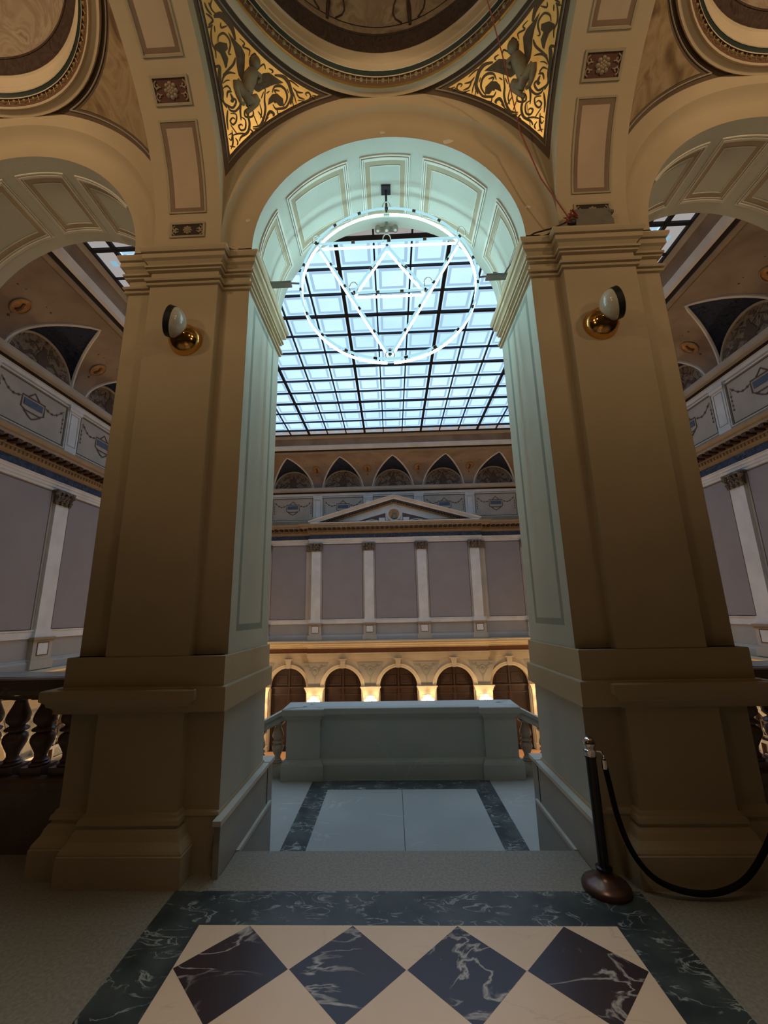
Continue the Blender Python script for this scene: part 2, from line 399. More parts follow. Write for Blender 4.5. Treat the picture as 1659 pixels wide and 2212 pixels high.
# ---- coffers on the soffit of each arch
def make_coffer(c, a0, a1, label):
    t = thing('coffer', (c + W*cos(radians((a0+a1)/2)), 3.45, SP + W*sin(radians((a0+a1)/2))), label, 'coffer', 'moulded coffers on the arch soffits')
    fn = lambda u, v, h: (c + (W-h)*cos(u), v, SP + (W-h)*sin(u))
    u0, u1 = radians(a0), radians(a1); v0, v1 = 3.145, 3.80; n = 14; R_ = W
    def strips(ins, w, h, name, mat, h0=0.0):
        mb = MB(); du = ins/R_
        # strip widths in angle and in metres match
        def f2(u, v, hh): return fn(u/R_, v, hh)
        frame_strip(mb, f2, (u0+du)*R_, (u1-du)*R_, v0+ins, v1-ins, w, h, nu=n, nv=1, h0=h0); return mb.build(name, mat, t, smooth=False)
    strips(0, .012, .014, 'outer_bead', 'trim_light'); strips(.018, .014, .02, 'middle_bead', 'trim_light'); strips(.038, .012, .010, 'inner_bead', 'trim_light')
    strips(.050, .050, .003, 'tan_band', 'trim_tan'); strips(.100, .007, .008, 'inner_fillet', 'trim_light')
    return t
names5 = {(78,102):'crown', (108,143):'left haunch', (37,72):'right haunch', (150,178):'left springing', (2,30):'right springing'}
for c, an in ((-3.5,'left side arch'), (0,'central arch'), (3.5,'right side arch')):
    for (a0, a1), nm in names5.items():
        make_coffer(c, a0, a1, 'moulded rectangular coffer at the %s of the %s' % (nm, an))

# ---- transverse ribs over the piers
RC = 1.46; YC = 1.44
def rib_fn(xp):
    return lambda u, v, h: (xp + v, YC + (RC-h)*cos(u), SP + (RC-h)*sin(u))
def make_rib(xp):
    lab = {-5.25:'panelled transverse rib beyond the left bay',-1.755:'panelled transverse rib rising over the left pier',
           1.755:'panelled transverse rib rising over the right pier',5.25:'panelled transverse rib beyond the right bay'}[xp]
    t = thing('vault_rib', (xp, 2.9, SP), lab, 'vault rib', 'transverse ribs of the loggia vault')
    mb = MB(); n = 48; hw = .295; rows = []
    for k in range(n+1):
        a = PI*k/n; cy, cz = cos(a), sin(a)
        rows.append([(xp-hw,YC+1.66*cy,SP+1.66*cz),(xp-hw,YC+RC*cy,SP+RC*cz),(xp+hw,YC+RC*cy,SP+RC*cz),(xp+hw,YC+1.66*cy,SP+1.66*cz)])
    # keep the side faces inside the bay depth
    rows = [[(x, max(-.02, min(2.9, y)), z) for x, y, z in r] for r in rows]
    mb.grid(rows); mb.build('rib_body', 'plaster', t)
    fn = rib_fn(xp)
    def f2(u, v, h): return fn(u/RC, v, h)
    def panel(a0, a1):
        u0, u1 = radians(a0)*RC, radians(a1)*RC
        mb = MB(); frame_strip(mb, f2, u0, u1, -.165, .165, .014, .010, nu=14)
        mb.build('panel_moulding', 'trim_tan', t)
        mb = MB(); frame_strip(mb, f2, u0+.022, u1-.022, -.143, .143, .030, .002, nu=14)
        mb.build('panel_line', 'panel_line', t)
        mb = MB(); P = [[f2(u0+.05+(u1-u0-.10)*k/12, -.113, .0015), f2(u0+.05+(u1-u0-.10)*k/12, .113, .0015)] for k in range(13)]
        mb.grid(P).build('panel_field', 'panel_field', t)
    def rosette(a0, a1, hw, mat):
        u0, u1 = radians(a0)*RC, radians(a1)*RC; uc = (u0+u1)/2; hu = (u1-u0)/2
        mb = MB(); frame_strip(mb, f2, u0, u1, -hw, hw, .018, .012, nu=3); mb.build('rosette_frame', 'trim_tan', t)
        mb = MB(); P = [[f2(u0+.018+(u1-u0-.036)*k/3, -hw+.018, .001), f2(u0+.018+(u1-u0-.036)*k/3, hw-.018, .001)] for k in range(4)]
        mb.grid(P).build('rosette_ground', mat, t)
        mb = MB(); rr = min(hu, hw) - .030
        for ring, (cnt, rad, pr) in enumerate(((8, rr*.66, rr*.30), (6, rr*.30, rr*.24))):
            for k in range(cnt):
                a = 2*PI*(k+.5*ring)/cnt; p = f2(uc+rad*sin(a), rad*cos(a), .004+.004*ring); mb.ball(p, pr, 8, (1,1,.8))
        mb.ball(f2(uc, 0, .012), rr*.18, 8)
        for su in (-1,1):
            for sv in (-1,1):
                cu, cv = uc+su*(hu-.05)*.78, sv*(hw-.045)
                r2 = .028
                mb.tube([f2(cu+su*r2*(1-.12*j)*cos(j*.9), cv+sv*r2*(1-.12*j)*sin(j*.9), .005) for j in range(8)], .0055, 5)
                mb.tube([f2(cu-su*r2*.4, cv-sv*.03, .005), f2(uc+su*hu*.25, cv-sv*.012, .005), f2(uc+su*.01, cv+sv*.012, .005)], .005, 5)
        mb.build('rosette', 'rosette', t, smooth=True)
    rosette(1.6, 7.4, .155, 'hall_dark'); panel(10.8, 38.6); rosette(42.0, 49.2, .155, 'rosette_ground'); panel(53.0, 80.0); rosette(86.4, 93.6, .155, 'rosette_ground'); panel(100, 127)
    return t
for xp in XP: make_rib(xp)

# ---- vault: pendentives on a sphere, ring, saucer dome
R2 = 4.756
def sz(x, y): return SP + sqrt(max(0, R2 - x*x - y*y))
def on_sphere(cx, x, y, h=0.0):
    v = Vector((x, y, sqrt(max(0.01, R2 - x*x - y*y)))); v *= (1 - h / v.length); return (cx + v.x, YC + v.y, SP + v.z)
STROKES=[(12,[(-1.341,0.763),(-1.359,0.778),(-1.356,0.801),(-1.334,0.828)]),(15,[(-1.394,0.753),(-1.387,0.785),(-1.363,0.821)]),(9,[(-1.367,0.764),(-1.363,0.787)]),(40,[(-1.354,0.831),(-1.306,0.842),(-1.268,0.882),(-1.243,0.925),(-1.235,0.981)]),(14,[(-1.402,0.798),(-1.376,0.823),(-1.366,0.845),(-1.4,0.85)]),(12,[(-1.409,0.858),(-1.372,0.862)]),(14,[(-1.376,0.856),(-1.395,0.889),(-1.403,0.93),(-1.39,0.966),(-1.396,1.001)]),(14,[(-1.361,0.941),(-1.347,0.92),(-1.309,0.923),(-1.281,0.957),(-1.278,0.988),(-1.301,1.018),(-1.284,1.028)]),(11,[(-1.314,0.873),(-1.318,0.894),(-1.275,0.902)]),(9,[(-1.362,0.869),(-1.368,0.896)]),(11,[(-1.202,0.985),(-1.172,1.018),(-1.188,1.028),(-1.142,1.059),(-1.156,1.082)]),(11,[(-1.1,1.159),(-1.049,1.155),(-1.041,1.181)]),(11,[(-1.013,1.185),(-0.982,1.206),(-0.999,1.214)]),(16,[(-1.258,1.053),(-1.287,1.077),(-1.372,1.087)]),(30,[(-1.413,1.031),(-1.384,1.044),(-1.395,1.076),(-1.4,1.112),(-1.399,1.149),(-1.404,1.184),(-1.383,1.227)]),(14,[(-1.279,1.118),(-1.327,1.095),(-1.368,1.096),(-1.388,1.117)]),(12,[(-1.389,1.139),(-1.356,1.143),(-1.336,1.167),(-1.346,1.177)]),(8,[(-1.327,1.129),(-1.355,1.119),(-1.383,1.12)]),(16,[(-1.409,1.181),(-1.385,1.212),(-1.34,1.247),(-1.308,1.235),(-1.323,1.214),(-1.35,1.213)]),(16,[(-1.296,1.195),(-1.273,1.235),(-1.281,1.262),(-1.325,1.269),(-1.361,1.249),(-1.376,1.227)]),(14,[(-1.327,1.182),(-1.357,1.169),(-1.371,1.189)]),(22,[(-1.341,1.183),(-1.33,1.215),(-1.345,1.219)]),(16,[(-1.38,1.24),(-1.397,1.275),(-1.399,1.316)]),(14,[(-1.365,1.261),(-1.323,1.285),(-1.331,1.311),(-1.359,1.312),(-1.374,1.29),(-1.352,1.286),(-1.335,1.301)]),(16,[(-1.271,1.255),(-1.287,1.282),(-1.292,1.325)]),(14,[(-1.288,1.311),(-1.259,1.339),(-1.269,1.371),(-1.303,1.363),(-1.317,1.339),(-1.296,1.341),(-1.285,1.353)]),(20,[(-1.236,1.281),(-1.22,1.302),(-1.234,1.327),(-1.23,1.366),(-1.253,1.393),(-1.31,1.389),(-1.327,1.398)]),(14,[(-1.22,1.3),(-1.19,1.325),(-1.195,1.344),(-1.23,1.338),(-1.258,1.319),(-1.252,1.299),(-1.22,1.3)]),(18,[(-1.064,1.265),(-1.084,1.314),(-1.086,1.352),(-1.111,1.389),(-1.152,1.405),(-1.208,1.39)]),(9,[(-1.081,1.275),(-1.109,1.297)]),(9,[(-1.062,1.289),(-1.032,1.287)]),(10,[(-1.128,1.314),(-1.12,1.355),(-1.138,1.379)]),(10,[(-1.15,1.341),(-1.117,1.387)]),(8,[(-1.188,1.345),(-1.166,1.399)]),(22,[(-1.099,1.401),(-1.055,1.378),(-1.022,1.397),(-1.031,1.405)]),(14,[(-1.209,1.397),(-1.155,1.415),(-1.067,1.397)]),(18,[(-0.936,1.391),(-0.892,1.363),(-0.898,1.322),(-0.936,1.291),(-0.986,1.281),(-1.013,1.301)]),(12,[(-0.979,1.315),(-0.99,1.296),(-0.948,1.312)]),(16,[(-1.019,1.354),(-1.002,1.379),(-0.967,1.39),(-0.908,1.399),(-0.863,1.371),(-0.847,1.335)]),(10,[(-0.988,1.384),(-0.986,1.408),(-0.964,1.411)]),(30,[(-0.973,1.229),(-0.905,1.255),(-0.868,1.289),(-0.853,1.325),(-0.847,1.367),(-0.869,1.398)]),(10,[(-0.874,1.284),(-0.838,1.293),(-0.779,1.335)]),(10,[(-0.84,1.337),(-0.825,1.373),(-0.816,1.407)]),(12,[(-0.83,1.327),(-0.798,1.355),(-0.747,1.371)]),(12,[(-0.811,1.344),(-0.788,1.382),(-0.738,1.405)]),(8,[(-0.882,1.318),(-0.872,1.344)]),(8,[(-0.85,1.382),(-0.842,1.417)]),(12,[(-0.798,1.395),(-0.725,1.416),(-0.683,1.405),(-0.695,1.382),(-0.726,1.379),(-0.713,1.394)]),(10,[(-0.683,1.401),(-0.632,1.423),(-0.637,1.41),(-0.667,1.4)]),(10,[(-1.405,1.335),(-1.375,1.343),(-1.388,1.364),(-1.404,1.345)]),(14,[(-1.372,1.33),(-1.373,1.358),(-1.379,1.382),(-1.397,1.394)]),(12,[(-1.371,1.352),(-1.325,1.367),(-1.267,1.394)]),(12,[(-1.355,1.371),(-1.34,1.395),(-1.35,1.404)]),(9,[(-1.406,1.378),(-1.364,1.404)]),(12,[(-1.236,1.386),(-1.213,1.41),(-1.235,1.408)]),(9,[(-1.378,1.303),(-1.353,1.34),(-1.338,1.361)])]
BLOBS=[[(-1.389,0.944),(-1.35,0.945),(-1.299,0.973),(-1.302,0.998),(-1.323,1.001),(-1.311,1.037),(-1.331,1.067),(-1.345,1.068),(-1.348,1.037),(-1.36,0.994),(-1.389,0.963)],[(-1.278,0.928),(-1.241,0.979),(-1.201,1.024),(-1.183,1.065),(-1.202,1.116),(-1.219,1.149),(-1.232,1.182),(-1.256,1.135),(-1.258,1.096),(-1.251,1.052),(-1.256,1.004),(-1.271,0.949)],[(-1.118,1.196),(-1.066,1.193),(-1.018,1.204),(-0.975,1.236),(-0.908,1.283),(-0.983,1.27),(-1.02,1.267),(-1.085,1.262),(-1.122,1.263),(-1.164,1.231),(-1.19,1.222),(-1.143,1.207)],[(-1.062,1.344),(-1.047,1.318),(-1.015,1.308),(-0.972,1.317),(-0.928,1.354),(-0.928,1.386),(-0.964,1.379),(-0.974,1.356),(-1.004,1.355),(-1.014,1.332),(-1.038,1.34)]]
LIMBS=[([0.022,0.045,0.058,0.05,0.052],[(-1.129,1.147),(-1.144,1.16),(-1.174,1.177),(-1.195,1.2),(-1.22,1.226)]),([0.048,0.042,0.03,0.027],[(-1.222,1.233),(-1.252,1.2),(-1.275,1.162),(-1.282,1.149)]),([0.028,0.03,0.022,0.014,0.012],[(-1.282,1.151),(-1.287,1.183),(-1.282,1.22),(-1.273,1.252),(-1.248,1.272)]),([0.05,0.046,0.038,0.03],[(-1.222,1.234),(-1.211,1.268),(-1.171,1.283),(-1.138,1.284)]),([0.029,0.028,0.018,0.013,0.012],[(-1.139,1.285),(-1.161,1.3),(-1.201,1.31),(-1.224,1.314),(-1.247,1.308)]),([0.02,0.019,0.015,0.012],[(-1.18,1.149),(-1.211,1.159),(-1.223,1.176),(-1.208,1.196)]),([0.02,0.019,0.015,0.012],[(-1.122,1.173),(-1.09,1.199),(-1.092,1.219),(-1.124,1.218)])]
HEAD=[(-1.116,1.124)]

def vault(c):
    nm = {0:'central', -3.5:'left', 3.5:'right'}[c]
    for qi, (sx, sy) in enumerate(((-1,1),(1,1),(-1,-1),(1,-1))):
        where = {(-1,1):'front left', (1,1):'front right', (-1,-1):'rear left', (1,-1):'rear right'}[(sx,sy)]
        if c == 0: lab = 'gilded pendentive with scrollwork and winged figure, %s corner of the central bay' % where
        else: lab = 'brown mural pendentive at the %s corner of the %s side bay' % (where, nm)
        t = thing('pendentive', (c+sx*1.4, YC+sy*1.4, 5.6), lab, 'pendentive', 'pendentives of the loggia vaults')
        mb = MB(); rows = []
        for k in range(41):
            a = PI/2*k/40; lim = 1.46/max(cos(a), sin(a)); rows.append([on_sphere(c, sx*r*cos(a), sy*r*sin(a)) for r in [1.43+(lim-1.43)*j/12 for j in range(13)]])
        mb.grid(rows).build('border', 'dark_border', t, smooth=True)
        def region(ins, rin, h):
            out = []
            a0 = math.acos(min(1, (1.46-ins)/rin)) + .0005
            for k in range(41):
                a = a0 + (PI/2-2*a0)*k/40; lim = (1.46-ins)/max(cos(a), sin(a)); out.append([on_sphere(c, sx*r*cos(a), sy*r*sin(a), h) for r in [rin+(lim-rin)*j/14 for j in range(15)]])
            return out
        g = MB().grid(region(.050, 1.535, .006)).build('gilded_ground' if c == 0 else 'mural_ground', 'gold' if c == 0 else 'mural', t, smooth=True)
        rg = region(.030, 1.512, .006); loop = [r[0] for r in rg] + rg[-1][1:] + [r[-1] for r in rg[::-1]][1:] + rg[0][::-1][1:-1]
        MB().tube(loop, .006, 6, closed=True).build('bead_moulding', 'bead', t, smooth=True)
        if c == 0 and sy > 0:
            mb = MB()
            def ribbon(w, pts, h, mb):
                # smooth the stroke with Catmull-Rom, then lay a tapering flat band on the sphere
                P = [Vector((x, y, 0)) for x, y in pts]; Q = []
                for i in range(len(P)-1):
                    p0, p1, p2, p3 = P[max(0,i-1)], P[i], P[i+1], P[min(len(P)-1,i+2)]
                    for k in range(6):
                        u = k/6; Q.append(.5*((2*p1)+(p2-p0)*u+(2*p0-5*p1+4*p2-p3)*u*u+(3*p1-p0-3*p2+p3)*u**3))
                Q.append(P[-1]); n = len(Q); L_, R_ = [], []
                for i, q in enumerate(Q):
                    tt = (Q[min(i+1,n-1)]-Q[max(i-1,0)]); tt.normalize() if tt.length > 0 else None
                    # compensate the slope of the sphere so the band keeps its real width
                    rad = Vector((q.x, q.y, 0)); rad.normalize(); slope = sqrt(max(.1, 1-(q.x**2+q.y**2)/R2))
                    nn = Vector((-tt.y, tt.x, 0)); nn = nn - rad*nn.dot(rad)*(1-slope)
                    f = .35+.65*min(1, min(i, n-1-i)/(n*.28)); hw = w*.5*f
                    a, b = q+nn*hw, q-nn*hw
                    L_.append(on_sphere(c, (a.x)*(-sx), a.y, h)); R_.append(on_sphere(c, b.x*(-sx), b.y, h))
                lo1 = [tuple(Vector(p)+(Vector(p)-Vector((c,YC,SP))).normalized()*.004) for p in L_]; lo2 = [tuple(Vector(p)+(Vector(p)-Vector((c,YC,SP))).normalized()*.004) for p in R_]
                mb.grid([[lo1[i], L_[i], R_[i], lo2[i]] for i in range(n)])
            for w, pts in STROKES: ribbon(w*.00102, pts, .0095, mb)
            for poly in (BLOBS[0], BLOBS[3]):
                m0 = sum(p[0] for p in poly)/len(poly), sum(p[1] for p in poly)/len(poly)
                mb.grid([[on_sphere(c, (m0[0]+(x-m0[0])*f)*(-sx), m0[1]+(y-m0[1])*f, .010+.006*(1-f)) for f in (1,.6,.05)] for x, y in poly], True)
            mb.build('scrollwork', 'scroll', g)
            mb = MB()
            for poly in (BLOBS[1], BLOBS[2]):
                m0 = sum(p[0] for p in poly)/len(poly), sum(p[1] for p in poly)/len(poly)
                mb.grid([[on_sphere(c, (m0[0]+(x-m0[0])*f)*(-sx), m0[1]+(y-m0[1])*f, .012+.008*(1-f)) for f in (1,.6,.05)] for x, y in poly], True)
            mb.build('wings', 'wing', g)
            mb = MB()
            for w, pts in LIMBS: mb.tube([on_sphere(c, x*(-sx), y, .012) for x, y in pts], list(w), 10)
            hx, hy = HEAD[0]; mb.ball(on_sphere(c, hx*(-sx), hy, .018), .046, 14, (1, .9, 1.1))
            mb.build('winged_figure', 'figure', g, smooth=True)
            mb = MB()
            for k in range(9):
                a = PI*(.35+1.2*k/8); mb.ball(on_sphere(c, (hx+.030*cos(a))*(-sx), hy+.026*sin(a), .012), .022, 8)
            mb.build('hair', 'wing', g, smooth=True)
    lab = {0:'round saucer dome with gilded ring over the central bay', -3.5:'round painted dome over the left side bay', 3.5:'round painted dome over the right side bay'}[c]
    t = thing('dome', (c, YC, 6.43), lab, 'dome', 'saucer domes of the loggia')
    o = (c, YC, 0)
    def L(name, mat, prof, par=t, n=96): return MB().lathe(prof, o, n).build(name, mat, par, smooth=True)
    L('outer_ring', 'fascia', [(1.475,6.43),(1.472,6.375),(1.462,6.362),(1.452,6.366),(1.41,6.378),(1.40,6.372),(1.397,6.378)])
    L('gilded_bead', 'gold_leaf' if c == 0 else 'fascia', [(1.400,6.378),(1.397,6.364),(1.388,6.357),(1.379,6.364),(1.377,6.378)])
    eg = L('egg_and_dart_moulding', 'egg_ground', [(1.378,6.37),(1.372,6.375),(1.362,6.395),(1.348,6.412),(1.337,6.415)])
    mb = MB(); ne = 84
    for k in range(ne):
        a = 2*PI*k/ne; ca, sa = cos(a), sin(a)
        mb.ball((c+1.358*ca, YC+1.358*sa, 6.398), .018, 8, (1, 1, 1)); a2 = a+PI/ne
        mb.tube([(c+1.368*cos(a2), YC+1.368*sin(a2), 6.380), (c+1.345*cos(a2), YC+1.345*sin(a2), 6.408)], .005, 5)
    mb.lathe([(1.3555,6.3945),(1.3605,6.3945),(1.3605,6.3995),(1.3555,6.3995),(1.3555,6.3945)], o, 96)
    mb.build('egg_and_dart', 'egg', eg, smooth=True)
    L('fillet', 'fascia', [(1.340,6.408),(1.337,6.402),(1.334,6.406),(1.334,6.412)])
    L('dark_scotia', 'green', [(1.336,6.409),(1.332,6.415),(1.322,6.432),(1.311,6.440)])
    L('inner_fascia', 'fascia', [(1.312,6.436),(1.306,6.440),(1.303,6.485),(1.297,6.490),(1.295,6.497),(1.301,6.502),(1.294,6.59),(1.275,6.603)])
    L('dome_border', 'dome_band', [(1.276,6.60),(1.270,6.605),(1.262,6.612),(1.258,6.622),(1.235,6.665),(1.215,6.690),(1.208,6.689),(1.20,6.70)])
    L('dome_shell', 'dome', [(1.20,6.698)] + [(1.20*cos(a), 6.698+.62*sin(a)) for a in [PI/2*k/14 for k in range(1, 14)]] + [(.02, 7.318)])
    if c == 0:
        mb = MB()   # painted arabesques: volutes and urns around the foot of the dome
        for k in range(10):
            a0 = 2*PI*k/10 + .1
            def dp(da, e): # point on dome shell
                ee = e; r = 1.20*cos(ee)-.006; return (c+r*cos(a0+da), YC+r*sin(a0+da), 6.692+.62*sin(ee))
            for s in (-1, 1):
                mb.tube([dp(s*(.05+.11*(1-.13*j)*abs(sin(j*.55+.1))), .12+.07*j-.05*(j>5)*(j-5)) for j in range(9)], .006, 5)
            mb.tube([dp(0, .05), dp(0, .25), dp(0, .45)], [.012, .020, .006], 6)
        mb.lathe([(1.185,6.755),(1.19,6.757),(1.188,6.762),(1.185,6.755)], o, 96)
        mb.build('arabesque', 'dome_band', t, smooth=True)
for c in XB: vault(c)

# ---- unseen enclosure added behind the camera to block stray light
mb = MB(); mb.box(-7.2, -7.0, -4, 3.0, 0, 8.2).box(7.0, 7.2, -4, 3.0, 0, 8.2)
tag(MB().box(-7.2,-7.0,-4,3.93,0,8.2).build('wall_left', 'back_wall'), 'unseen light-blocking end wall of the loggia on the left', kind='structure')
tag(MB().box(7.0,7.2,-4,3.93,0,8.2).build('wall_right', 'back_wall'), 'unseen light-blocking end wall of the loggia on the right', kind='structure')
tag(MB().box(-7.2,7.2,-4.2,-4.0,0,8.2).build('wall_back', 'back_wall'), 'unseen light-blocking back wall of the loggia', kind='structure')
tag(MB().box(-7.2,7.2,-4.2,3.93,8.2,8.35).build('ceiling', 'back_wall'), 'unseen light-blocking slab over the loggia', kind='structure')

# ---- floor
fl = thing('floor', (0, 2, 0), 'terrazzo and marble inlaid loggia floor', 'floor', kind='structure')
MB().box(-7.2, 7.2, -4.2, 3.24, -.12, 0).box(-7.2, -1.25, 3.24, 3.93, -.12, -.001).box(1.25, 7.2, 3.24, 3.93, -.12, -.001).build('terrazzo', 'floor', fl)
fx, s_, yt, bw = -.018, .5453, 2.55, .272
x0, x1 = fx-2*s_, fx+2*s_; yb = yt-10*s_
mb = MB(); e = .0015
mb.box(x0-bw, x1+bw, yt, yt+bw, 0, e).box(x0-bw, x0, yb, yt, 0, e).box(x1, x1+bw, yb, yt, 0, e)
mb.build('green_marble_border', 'green_marble', fl)
MB().box(x0, x1, yb, yt, 0, e).build('cream_marble_field', 'cream_marble', fl)
for j in range(4):
    for i in range(4):
        cx, cy, h = fx+s_*(i-1.5), yt-s_*(j+.5), s_/2-.003
        MB().add([(cx-h,cy,e+.0006),(cx,cy-h,e+.0006),(cx+h,cy,e+.0006),(cx,cy+h,e+.0006)], [(0,1,2,3)]).build('diamond_tile', 'dark_marble', fl)
st = MB()
zl = -.64; y0 = 3.24
for k in range(4): st.box(-1.175, 1.175, y0+.285*k, y0+.285*(k+1)+.02, zl-.2, -.16*k-.16 if k else -.16)
st.box(-1.30, -1.17, 2.98, 4.09, zl-.1, 0.0).box(1.17, 1.30, 2.98, 4.09, zl-.1, 0.0)
so = st.build('staircase', 'stair'); tag(so, 'short flight of pale marble steps going down to the landing', 'staircase')
for s in (-1, 1):
    o = MB().box(min(s*1.155,s*1.235), max(s*1.155,s*1.235), 2.90, 4.10, .0, .29)
    t = thing('stair_curb', (s*1.2, 3.5, 0), 'low marble curb along the %s side of the steps at the pier foot' % ('left' if s < 0 else 'right'), 'curb')
    MB().box(min(s*1.172,s*1.29), max(s*1.172,s*1.29), 3.93, 4.09, zl, .30).box(min(s*1.172,s*1.21), max(s*1.172,s*1.21), 2.93, 3.95, 0, .30).build('curb_body', 'stair', t)
    pl = [(min(s*1.165,s*1.30),3.92),(max(s*1.165,s*1.30),3.92)]
    MB().box(min(s*1.155,s*1.30), max(s*1.155,s*1.30), 3.93, 4.11, .305, .335).box(min(s*1.155,s*1.21), max(s*1.155,s*1.21), 2.89, 3.94, .305, .335).build('coping', 'trim_light', t)
    MB().box(min(s*1.150,s*1.175), max(s*1.150,s*1.175), 3.24, 4.02, -.02, .006).build('nosing', 'trim_light', t)

# ---- landing
ld = thing('landing', (0, 5, zl), 'grey marble stair landing with green marble border beyond the steps', 'landing')
MB().box(-1.97, 2.03, 4.08, 6.75, zl-.35, zl).build('slab', 'grey_marble', ld)
mb = MB(); ye = 6.225
def lx(y): return 1.19
mb.box(-1.195, -.945, 4.36, ye, zl, zl+e).box(.975, 1.21, 4.36, ye, zl, zl+e).box(-.945, .975, 5.94, ye, zl, zl+e)
mb.build('green_marble_border', 'green_marble', ld)
MB().box(.02, .026, 4.1, 5.94, zl, zl+.0012).build('slab_joint', 'hall_dark', ld)

pp = thing('parapet', (0, 6.4, zl), 'solid grey marble parapet wall across the landing with two end pedestals', 'parapet')
cxp = .03
pl = [(cxp+1.66,6.68),(cxp-1.66,6.68),(cxp-1.66,6.22),(cxp-1.10,6.22),(cxp-1.10,6.275),(cxp+1.13,6.275),(cxp+1.13,6.22),(cxp+1.66,6.22)]
pin = [(cxp+1.62,6.64),(cxp-1.62,6.64),(cxp-1.62,6.26),(cxp-1.14,6.26),(cxp-1.14,6.315),(cxp+1.17,6.315),(cxp+1.17,6.26),(cxp+1.62,6.26)]
MB().sweep(pin, [(.0,-.40),(0,.16)]).build('body', 'parapet', pp)
MB().sweep(pin, [(.055,zl),(.055,-.455),(.045,-.43),(.03,-.41),(.02,-.39),(0,-.385)]).build('base', 'parapet', pp)
MB().sweep(pin, [(0,.13),(.015,.14),(.02,.165),(.045,.185),(.058,.20),(.058,.272),(.05,.282),(-.3,.284)]).build('coping', 'parapet', pp)
tp = MB(); tp.box(cxp-1.62, cxp+1.62, 6.33, 6.62, .26, .2835); tp.build('coping_top', 'parapet', pp)
def baluster_prof(h, r):
    P = [(1.0,0),(1.0,.10),(.62,.11),(.80,.13),(.80,.155),(.45,.18),(.40,.22),(.62,.29),(.92,.38),(.98,.43),(.80,.50),(.50,.535),(.50,.55),(.78,.57),(.78,.59),(.48,.61),(.50,.63),(.84,.69),(.80,.74),(.55,.81),(.42,.86),(.44,.89),(.70,.905),(.70,.92),(.95,.93),(.95,1.0)]
    return [(r*a, h*b) for a, b in P]
def vase_prof(h, r):   # double-vase baluster of the loggia rail
    P = [(.70,.10),(.85,.115),(.85,.135),(.62,.15),(.72,.165),(.60,.18),(.50,.21),(.55,.26),(.82,.34),(1.0,.40),(1.02,.44),(.90,.49),(.62,.52),(.60,.53),(.98,.545),(1.0,.56),(.92,.575),(.62,.60),(.66,.615),(.95,.66),(1.0,.70),(.92,.76),(.68,.84),(.52,.90),(.50,.93),(.72,.945),(.74,.96),(.60,.965)]
    return [(r*a, h*b) for a, b in P]
def baluster(x, y, z, h, r, mat, par, mb=None):
    m = MB(); m.box(x-r*1.0, x+r*1.0, y-r*1.0, y+r*1.0, z, z+h*.105).box(x-r*.95, x+r*.95, y-r*.95, y+r*.95, z+h*.955, z+h)
    m.lathe(vase_prof(h, r), (x, y, z), 20)
    return m.build('baluster', mat, par, smooth=True)
for s in (-1, 1):
    nmx = 'left' if s < 0 else 'right'
    t = thing('balustrade', (s*1.8, 6.45, zl), 'pale stone stair balustrade sloping down to the %s from the parapet pedestal' % nmx, 'balustrade', 'sloping balustrades of the side stairs')
    xs_, xe_, k_ = cxp+s*1.62, cxp+s*8.2, .50
    def slope(m): return m.map(lambda v: (v[0], v[1], v[2] - k_*abs(v[0]-xs_)))
    lo, hi = min(xs_,xe_), max(xs_,xe_)
    def bar(y0,y1,z0,z1): return slope(MB().box(lo,hi,y0,y1,z0,z1))
    slope(MB().box(lo,hi,6.33,6.60,.225,.275).box(lo,hi,6.36,6.57,.13,.225)).build('rail', 'parapet', t)
    slope(MB().box(lo,hi,6.36,6.57,zl-.30,zl+.215)).build('curb', 'parapet', t)
    for k in range(24):
        x = xs_ + s*(.17+.265*k); zz = zl+.215-k_*abs(x-xs_)
        baluster(x, 6.465, zz-.03, .60, .082, 'pale_baluster', t)
    # descending steps
    st2 = MB()
    for k in range(22):
        xa, xb2 = cxp+s*(2.0+.30*k), cxp+s*(2.0+.30*(k+1)); zt = zl-.165*(k+1)
        st2.box(min(xa,xb2), max(xa,xb2), 4.1, 6.36, zt-.25, zt)
    tag(st2.build('staircase', 'stair'), 'side flight of stairs going down to the %s of the landing' % nmx, 'staircase')
# ---- loggia balustrades in the side arches
for s in (-1, 1):
    nmx = 'left' if s < 0 else 'right'
    t = thing('balustrade', (s*3.5, 3.3, 0), 'dark red stone balustrade with vase balusters in the %s side arch' % nmx, 'balustrade', 'balustrades in the side arches')
    a, b = s*2.30, s*4.70; lo, hi = min(a,b), max(a,b)
    MB().sweep([(hi,3.62),(lo,3.62),(lo,3.20),(hi,3.20)], [(-.2,1.16),(-.02,1.16),(.0,1.15),(.0,1.085),(-.015,1.075),(-.02,1.04),(-.06,1.02),(-.08,1.0),(-.2,1.0)]).build('rail', 'baluster', t)
    MB().box(lo, hi, 3.28, 3.55, 1.1, 1.162).build('hall_lit_rail_top', 'grey_marble', t)  # grey stands in for hall light falling on the red stone rail
    MB().sweep([(hi,3.55),(lo,3.55),(lo,3.22),(hi,3.22)], [(-.1,.46),(-.02,.46),(.0,.44),(0,.40),(.02,.385),(.02,0)]).build('base', 'baluster', t)
    for k in range(11):
        x = s*(2.56+.222*k)
        if abs(x) < 4.66: baluster(x, 3.38, .455, .56, .082, 'baluster', t)

